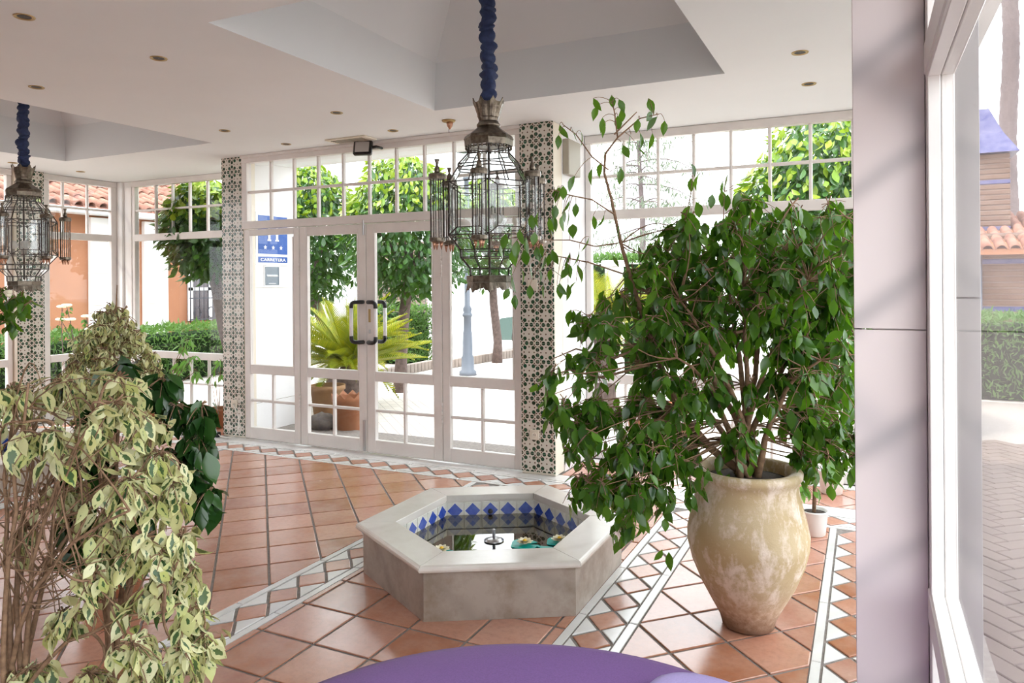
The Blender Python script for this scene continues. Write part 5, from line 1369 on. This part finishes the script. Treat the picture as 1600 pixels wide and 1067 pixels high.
box('shaft', 'outside_white', struct_post, p[0] - .11, p[0] + .11, p[1] - .11, p[1] + .11, GZ, 1.75, bev=.01); box('cap', 'outside_white', struct_post, p[0] - .15, p[0] + .15, p[1] - .15, p[1] + .15, 1.75, 1.84, bev=.015)

# ---- orange house on the left
XH = -13.0; YHE = 11.9
hs = thing('orange_house', 'orange rendered house with white pilasters and red tiled roof on the left', 'building', (XH - 1, 9, GZ))
box('wall', 'orange_render', hs, XH - 4.0, XH, 1.0, YHE, GZ, 2.95)
def on_h(px_, py_): return pX(px_, py_, XH)
for (a, b) in ((137, 173), (221, 258), (18, 40)):
    y0, y1 = on_h(a, 400)[1], on_h(b, 400)[1]
    pl_ = box('pilaster', 'outside_white', hs, XH, XH + .10, y0, y1, GZ, 2.80, bev=.01)
    for z in (.55, 1.15, 1.75, 2.35): box('groove', 'box_grey', pl_, XH + .1, XH + .101, y0, y1, z, z + .012)
box('plinth', 'outside_white', hs, XH, XH + .05, 1.0, YHE, GZ, .35)
rz = radians(22)
sl = np.array((-cos(rz), 0, sin(rz)))
E0 = np.array((XH + .55, 0, 2.98))
box('soffit', 'outside_white', hs, XH, XH + .52, 1.0, YHE + .3, 2.84, 2.90)
mb = MB(); vs = [(E0[0] + .02, 1, E0[2] - .05), (E0[0] + .02, YHE + .4, E0[2] - .05), tuple(E0 + sl * 4.5 + np.array((0, YHE + .4, -.05))), tuple(E0 + sl * 4.5 + np.array((0, 1, -.05)))]
vs += [(v[0], v[1], v[2] - .08) for v in vs]
roof = mb.add(vs, [(0, 1, 2, 3), (7, 6, 5, 4), (0, 4, 5, 1), (1, 5, 6, 2), (2, 6, 7, 3), (3, 7, 4, 0)]).build('roof', 'roof_tile', hs)
tm = MB(); n = 6; vs = []
for (s, r) in ((0, .095), (.46, .075)):
    for k in range(n + 1):
        a = pi * k / n; vs.append((-s * cos(rz) + r * sin(a) * sin(rz) * 1.0, r * cos(a), s * sin(rz) + r * sin(a) * cos(rz)))
for (s, r) in ((0, .075), (.46, .055)):
    for k in range(n + 1):
        a = pi * k / n; vs.append((-s * cos(rz) + r * sin(a) * sin(rz), r * cos(a), s * sin(rz) + r * sin(a) * cos(rz)))
m = n + 1
fs = [(k, k + 1, m + k + 1, m + k) for k in range(n)] + [(2 * m + k, 3 * m + k, 3 * m + k + 1, 2 * m + k + 1) for k in range(n)] + [(k, 2 * m + k, 2 * m + k + 1, k + 1) for k in range(n)]
tme = tm.add(vs, fs, True).mesh('roof_tile', 'roof_tile')
cnt = 0; far_ = MB(); ptsT = []
for j in range(8):
    for i in range(80):
        y = 5.0 + i * .23
        if y > YHE + .3: continue
        q = E0 + sl * (.40 * j) + np.array((0, y, -.035 + .012 * (j % 2)))
        pr_ = proj(q)
        if -60 < pr_[0] < 360: ptsT.append((pr_[2], q))
ptsT.sort(key=lambda a: a[0])
for D, q in ptsT[:300]:
    o = link(bpy.data.objects.new('roof_tile', tme)); o.parent = roof; o.location = Vector(q) - wloc(roof); o.rotation_euler = (0, rng.normal(0, .01), rng.normal(0, .03))
MB().tube([(XH + .60, 1, 2.86), (XH + .60, YHE + .3, 2.86)], .055, 8).build('gutter', 'gutter_white', hs)
box('wall_lamp', 'gutter_white', hs, XH + .1, XH + .24, on_h(166, 350)[1], on_h(172, 350)[1], on_h(168, 356)[2], on_h(168, 342)[2], bev=.02)
y0, y1 = on_h(292, 470)[1], on_h(360, 470)[1]; z0, z1 = on_h(318, 500)[2], on_h(318, 425)[2]
wn_ = box('window', 'window_dark', hs, XH, XH + .02, y0, y1, z0, z1)
for a in (0, .5, 1): box('window_frame', 'outside_white', wn_, XH + .02, XH + .05, y0 + (y1 - y0) * a - .06 + (.06 - .12 * a) * 1.0 + 0, y0 + (y1 - y0) * a + .06 + (.06 - .12 * a), z0, z1)
box('window_frame', 'outside_white', wn_, XH + .02, XH + .05, y0, y1, z0 + (z1 - z0) * .62, z0 + (z1 - z0) * .68)
box('sill', 'orange_render', hs, XH, XH + .25, y0 - .15, y1 + .1, z0 - .1, z0 - .03)
for k in range(12):
    y = y0 - .08 + (y1 - y0 + .1) * k / 11
    MB().tube([(XH + .2, y, z0 - .03), (XH + .2, y, z1 + .05)], .011, 5).build('grille_bar', 'iron', wn_)
for z in (z0 + .02, z0 + (z1 - z0) * .45): box('grille_rail', 'iron', wn_, XH + .19, XH + .215, y0 - .09, y1 + .03, z, z + .025)
for k in range(4):
    y = y0 + .1 + (y1 - y0 - .1) * k / 3
    MB().tube([(XH + .2, y + .09 * cos(a), z0 + .17 + .12 * sin(a)) for a in np.linspace(0, 2 * pi, 13)], .012, 5).build('grille_scroll', 'iron', wn_)

# ---- rose bush between hedge and window on the left
rb = at(112, 620, 9.9); rb[2] = GZ
rs = thing('rose_bush', 'sparse rose bush with pale flowers outside the left wall window', 'plant', tuple(rb))
Rp = Plant(rs, 'leaf_hedge', [leaf_mesh('a', '', .07, .045)], 'bark_tree')
for (x, y) in [(97, 480), (104, 478), (110, 500), (135, 495), (118, 525), (95, 500), (140, 515), (128, 540)]:
    c = at(x, y, 9.9); Rp.twig(curve(rb, c, .0, wob=.08), .010, .004, 5); Rp.spray(c - np.array((0, 0, .08)), (.10, .1, .12), 2, 3)
    if y < 520:
        for k in range(5):
            a = 2 * pi * k / 5; MB().sphere((c[0] + .035 * cos(a), c[1] + .035 * sin(a), c[2] + .01), .035, 8, 5, (1, 1, .55)).build('rose_petal', 'petal', rs)
Rp.finish(30)

# ---- hotel sign and plaque on the porch wall (plane X = -5.71 facing the doors)
XS = -5.708
def on_s(px_, py_): return pX(px_, py_, XS)
def text_mesh(txt, h, w, name, mat, parent, yc, zc, x):
    cu = bpy.data.curves.new(name, 'FONT'); cu.body = txt; cu.size = 1.0; cu.align_x = 'CENTER'; cu.align_y = 'CENTER'; cu.extrude = 0.02; cu.offset = 0.012
    o = bpy.data.objects.new(name, cu); COL.objects.link(o); bpy.context.view_layer.update()
    me = bpy.data.meshes.new_from_object(o.evaluated_get(bpy.context.evaluated_depsgraph_get()))
    COL.objects.unlink(o); bpy.data.objects.remove(o)
    v = np.array([tuple(q.co) for q in me.vertices]); lo, hi = v.min(0), v.max(0); c = (lo + hi) / 2; s = np.array((w / (hi[0] - lo[0]), h / (hi[1] - lo[1]), .15))
    v = (v - c) * s
    for q, p in zip(me.vertices, v): q.co = (p[2], p[0], p[1])
    me.materials.clear(); me.materials.append(MATS[mat]); me.update()
    o = link(bpy.data.objects.new(name, me)); o.parent = parent; o.location = Vector((x, yc, zc)) - wloc(parent); return o
ya, yb = on_s(402, 375)[1], on_s(447.5, 375)[1]; zt, zb = on_s(425, 338)[2], on_s(425, 410.5)[2]
sg = thing('hotel_sign', 'blue and white hotel sign plate on the white porch wall', 'sign', (XS, (ya + yb) / 2, zb))
W_ = yb - ya; Hh = zt - zb
box('backing', 'sign_white', sg, XS, XS + .010, ya - .03, yb + .03, zb - .03, zt + .03, bev=.003)
zs = zb + Hh * .14; zl = zb + Hh * .185
box('blue_panel', 'sign_blue', sg, XS + .010, XS + .013, ya, yb, zl, zt); box('name_band', 'sign_blue', sg, XS + .010, XS + .013, ya, yb, zb, zb + Hh * .125)
text_mesh('CARRETERA', Hh * .066, W_ * .86, 'lettering', 'sign_white', sg, (ya + yb) / 2, zb + Hh * .0625, XS + .0145)
mb = MB(); yc = (ya + yb) / 2; zc0 = zl + (zt - zl) * .34; zc1 = zl + (zt - zl) * .88; hw = W_ * .22; sw = W_ * .075
for sd in (-1, 1):
    mb.box(XS + .013, XS + .0155, yc + sd * hw * .62 - sw / 2, yc + sd * hw * .62 + sw / 2, zc0, zc1)
    for z in (zc0, zc1 - .016): mb.box(XS + .013, XS + .0157, yc + sd * hw * .62 - sw * .85, yc + sd * hw * .62 + sw * .85, z, z + .016)
mb.box(XS + .013, XS + .0155, yc - hw * .62, yc + hw * .62, (zc0 + zc1) / 2 - .011, (zc0 + zc1) / 2 + .011).build('letter_h', 'sign_white', sg)
for k in (-1, 0, 1):
    st = []
    for q in range(10):
        a = pi / 2 + pi * q / 5; r = W_ * (.062 if q % 2 == 0 else .028); st.append((XS + .0135, yc + k * W_ * .27 + r * cos(a), zl + (zt - zl) * .17 + r * sin(a)))
    m = len(st); st2 = st + [(XS + .0155, s_[1], s_[2]) for s_ in st]
    MB().add(st2, [tuple(range(m))[::-1], tuple(range(m, 2 * m))] + [(q, (q + 1) % m, m + (q + 1) % m, m + q) for q in range(m)]).build('star', 'sign_white', sg)
ya, yb = on_s(413.5, 430)[1], on_s(435, 430)[1]; zt, zb = on_s(424, 417)[2], on_s(424, 445.5)[2]
pq = thing('plaque', 'small grey plaque with white script below the hotel sign', 'sign', (XS, (ya + yb) / 2, zb))
box('backing', 'sign_white', pq, XS, XS + .008, ya - .012, yb + .012, zb - .012, zt + .012, bev=.002)
box('panel', 'sign_grey', pq, XS + .008, XS + .011, ya, yb, zb, zt)
yy = [ya + (yb - ya) * (.1 + .8 * u) for u in np.linspace(0, 1, 49)]; zh = (zt - zb) * .06
sq = [(XS + .012, y, zb + (zt - zb) * .52 + zh * sin(i * 1.31) * (1.5 if i in (4, 5, 26, 27, 33, 34) else 1)) for i, y in enumerate(yy)]
MB().tube(sq, .0035, 4).build('script_mark', 'sign_white', pq)
box('underline', 'sign_white', pq, XS + .011, XS + .0125, ya + (yb - ya) * .25, yb - (yb - ya) * .25, zb + (zt - zb) * .08, zb + (zt - zb) * .11)

# ---- forecourt: lamp post, kerbs, bench, board, brick pier, car
lp = at(731, 586, 12.35); lp[2] = GZ
t = thing('lamp_post', 'grey blue cast lamp post seen through the right fixed panel', 'lamp post', tuple(lp))
MB().lathe([(.15, 0), (.15, .06), (.11, .09), (.105, .30), (.085, .34), (.08, .70), (.07, .74), (.065, .98), (.085, 1.0), (.085, 1.03), (.065, 1.06), (.08, 1.12), (.048, 1.18), (.045, 2.0), (.04, 3.3), (.07, 3.32), (.03, 3.4)], tuple(lp), 18).build('post', 'lamp_grey', t)
MB().lathe([(.07, 3.4), (.16, 3.75), (.17, 3.78)], tuple(lp), 8, False).build('lantern_glass', 'glass_lantern', t)
MB().lathe([(.19, 3.78), (.10, 3.9), (.02, 3.98)], tuple(lp), 8, False).build('lantern_roof', 'lamp_grey', t)
def kerb(p0, p1, label, h=.14, bl_=.11):
    p0, p1 = np.array(p0[:2]), np.array(p1[:2]); L = np.linalg.norm(p1 - p0); d = (p1 - p0) / L; ang = math.atan2(d[1], d[0])
    t = thing('brick_kerb', label, 'kerb', (p0[0], p0[1], GZ))
    me = MB().box(.006, bl_ - .006, -.06, .06, 0, h, bev=.008).mesh('brick', 'kerb_pale')
    for k in range(min(300, int(L / bl_))):
        o = link(bpy.data.objects.new('brick', me)); o.parent = t; o.location = (d[0] * k * bl_, d[1] * k * bl_, random.uniform(-.006, 0)); o.rotation_euler = (0, 0, ang)
kerb(pz(575, 596, GZ), pz(700, 571, GZ), 'pale brick kerb behind the orange tree trunk', .16)
kerb(pz(690, 577, GZ), pz(812, 556, GZ), 'pale brick kerb behind the lamp post', .16)
p = at(630, 490, 18.5); p[2] = GZ
t = thing('brick_pier', 'brick pier with a blue band behind the orange tree', 'pier', tuple(p))
for k in range(36):
    z = GZ + k * .072; mt = 'blue_glaze' if k in (13, 27) else 'brick_pale'
    box('brick_course', mt, t, p[0] - .75 + .006 * (k % 2), p[0] + .55 - .006 * (k % 2), p[1] - .3, p[1] + .3, z + .004, z + .072, bev=.008)
p = pz(690, 548, GZ); t = thing('menu_board', 'pale folding board standing beyond the lamp post', 'board', tuple(p))
bx_ = at(704, 520, proj(p)[2])
box('board', 'sign_white', t, bx_[0] - .14, bx_[0] + .12, p[1], p[1] + .02, .35, 1.0, bev=.005)
for sx in (-.12, .10): box('leg', 'far_grey', t, bx_[0] + sx - .012, bx_[0] + sx + .012, p[1], p[1] + .02, GZ, .36)
p = at(655, 545, 16.0); p[2] = GZ
t = thing('garden_chair', 'thin iron chair on the forecourt beyond the hedge', 'chair', tuple(p))
for (dx, dy) in ((0, 0), (.36, 0), (0, .36), (.36, .36)): MB().tube([(p[0] + dx, p[1] + dy, GZ), (p[0] + dx * .95, p[1] + dy * .95, .42)], .013, 6).build('leg', 'iron', t)
box('seat', 'iron', t, p[0] - .02, p[0] + .38, p[1] - .02, p[1] + .38, .42, .445, bev=.005)
for dx in (0, .18, .36): MB().tube([(p[0] + dx, p[1] + .36, .44), (p[0] + dx, p[1] + .40, .86)], .010, 6).build('back_bar', 'iron', t)
MB().tube([(p[0], p[1] + .40, .86), (p[0] + .36, p[1] + .40, .86)], .013, 6).build('back_rail', 'iron', t)
# parked car, its nose showing at the edge of the right column
cp = at(797, 560, 17.5); cp[2] = GZ
t = thing('parked_car', 'grey green parked car half hidden by the right tiled column', 'car', (cp[0] + 2, cp[1], GZ))
prof = [(0.0, .32), (.02, .60), (.18, .74), (.95, .84), (1.45, 1.28), (1.7, 1.36), (2.7, 1.38), (3.3, 1.10), (3.9, .95), (4.1, .80), (4.12, .40), (3.9, .26), (.2, .24)]
vs = [(cp[0] + x, cp[1] + s * (.82 if z < .9 else .66), GZ + z) for s in (-1, 1) for x, z in prof]; m = len(prof)
MB().add(vs, [tuple(range(m)), tuple(range(m, 2 * m))[::-1]] + [(k, m + k, m + (k + 1) % m, (k + 1) % m) for k in range(m)]).build('body', 'car_green', t)
for x in (.75, 3.3):
    for y in (-.84, .68):
        mb = MB().lathe([(.12, 0), (.30, .01), (.31, .05), (.31, .13), (.30, .16), (.12, .165)], (0, 0, 0), 20); mb.v = [(cp[0] + x + v[0], cp[1] + y + v[2], GZ + .31 + v[1]) for v in mb.v]
        mb.build('wheel', 'tyre', t)
wpan = MB(); 
for s in (-1, 1):
    y = cp[1] + s * .667
    MB().add([(cp[0] + 1.15, y + s * .09, GZ + .90), (cp[0] + 1.52, y + s * .004, GZ + 1.26), (cp[0] + 2.65, y + s * .004, GZ + 1.30), (cp[0] + 3.1, y + s * .09, GZ + .92), (cp[0] + 1.15, y + s * .10, GZ + .90), (cp[0] + 1.52, y + s * .014, GZ + 1.26), (cp[0] + 2.65, y + s * .014, GZ + 1.30), (cp[0] + 3.1, y + s * .10, GZ + .92)], [(0, 1, 2, 3), (7, 6, 5, 4), (0, 4, 5, 1), (1, 5, 6, 2), (2, 6, 7, 3), (3, 7, 4, 0)]).build('side_window', 'window_dark', t)

# ---- brick house with chimney on the right
p = at(1585, 560, 13.0); bx0 = p[0] - .98; by0 = p[1]
t = thing('brick_house', 'brick house with blue capped chimney seen through the near right window', 'building', (p[0] + 1.5, p[1] + 1, GZ))
mort = box('wall', 'brick_pale', t, bx0, bx0 + 5, by0, by0 + 4, GZ, 2.35)
cw = MB(); bl2 = MB()
for k in range(22):
    z = GZ + k * .107; (bl2 if k in (9, 17) else cw).box(bx0 - .012, bx0 + 5, by0 - .012 - .004 * (k % 2), by0 + .3, z + .012, z + .098, bev=.01)
tag(cw.build('brick_courses', 'brick', t), kind='stuff'); tag(bl2.build('glazed_courses', 'blue_glaze', t), kind='stuff')
ch = box('chimney', 'brick_pale', t, bx0 + .05, bx0 + 1.0, by0 + .5, by0 + 1.45, 2.2, 3.85)
cw = MB(); bl2 = MB()
for k in range(17):
    z = 2.22 + k * .096; (bl2 if k in (2, 11) else cw).box(bx0 + .035, bx0 + 1.015, by0 + .485 - .004 * (k % 2), by0 + 1.465, z + .01, z + .088, bev=.01)
tag(cw.build('brick_courses', 'brick', ch), kind='stuff'); tag(bl2.build('glazed_courses', 'blue_glaze', ch), kind='stuff')
cc = (bx0 + .525, by0 + .975)
vs = [(cc[0] + sx * r, cc[1] + sy * r, z) for (r, z) in ((.62, 3.86), (.40, 4.25), (.20, 4.75)) for sx, sy in ((-1, -1), (1, -1), (1, 1), (-1, 1))]
MB().add(vs, [(0, 3, 2, 1), (8, 9, 10, 11)] + [(i * 4 + k, i * 4 + (k + 1) % 4, i * 4 + 4 + (k + 1) % 4, i * 4 + 4 + k) for i in range(2) for k in range(4)]).build('chimney_cap', 'blue_glaze', ch)
vs = [(bx0 - .35, by0 - .55, 2.05), (bx0 + 5, by0 - .55, 2.05), (bx0 + 5, by0 + 1.4, 2.75), (bx0 - .35, by0 + 1.4, 2.75)]; vs += [(v[0], v[1], v[2] - .1) for v in vs]
rf = MB().add(vs, [(0, 1, 2, 3), (7, 6, 5, 4), (0, 4, 5, 1), (1, 5, 6, 2), (2, 6, 7, 3), (3, 7, 4, 0)]).build('roof', 'orange_render', t)
tme2 = tm.mesh('roof_tile', 'roof_tile')
for i in range(12):
    for j in range(5):
        o = link(bpy.data.objects.new('roof_tile', tme2)); o.parent = rf; o.rotation_euler = (0, 0, -pi / 2)
        o.location = Vector((bx0 - .28 + i * .2, by0 - .58 + j * .40, 2.03 + j * .40 * .36)) - wloc(rf)
MB().tube([(bx0 + .45, by0 - .06, 2.0), (bx0 + .45, by0 - .06, GZ)], .05, 8).build('downpipe', 'lamp_grey', t)
# palm
pp = at(1578, 300, 19.0); pp[2] = GZ
t = thing('palm_tree', 'tall palm with bare ringed trunk behind the brick chimney', 'tree', tuple(pp))
zz = np.linspace(0, 11, 60); MB().tube([(pp[0] + .05 * sin(z), pp[1], GZ + z) for z in zz], [.23 - .006 * z + .018 * (i % 2) for i, z in enumerate(zz)], 14).build('trunk', 'bark_palm', t)
for k in range(22):
    o = link(bpy.data.objects.new('frond', FR[k % 4])); o.parent = t; o.location = (0.0, 0, 11.0); o.rotation_euler = (0, -rng.uniform(-.2, 1.1), k * 2.4); o.scale = (3, 3, 3)

# ---- cedar far beyond the alcove window
cb = at(1003, 420, 30.0); cb[2] = GZ
t = thing('cedar', 'pale hazy cedar far beyond the ficus window', 'tree', tuple(cb))
MB().tube([cb, cb + np.array((.05, 0, 4)), cb + np.array((-.1, 0, 7)), cb + np.array((.1, 0, 10.5))], [.17, .12, .08, .03], 10).build('trunk', 'bark_palm', t)
Cp = Plant(t, 'leaf_cedar_hazed', [leaf_mesh('a', '', .30, .05, .1, .1)], 'bark_palm')
for k in range(40):
    z = 2.8 + 7.0 * k / 40 + rng.normal(0, .2); a = k * 2.4 + rng.normal(0, .3); L = (3.6 * (1 - k / 50) + .3) * rng.uniform(.6, 1.05)
    e = cb + np.array((L * cos(a), L * sin(a), z - .28 * L)); pts = curve(cb + np.array((0, 0, z)), e, .30, n=6, wob=.12); Cp.twig(pts, .035, .008, 5)
    for _ in range(int(34 * L)):
        i = rng.integers(1, 5); u = rng.uniform(0, 1); q = pts[i] * (1 - u) + pts[i + 1] * u + rng.normal(0, .26, 3) * np.array((1, 1, .35)) - np.array((0, 0, .06)); Cp.leaf(q, rng.uniform(.7, 1.3), rng.uniform(.2, 1.3))
Cp.finish(0)
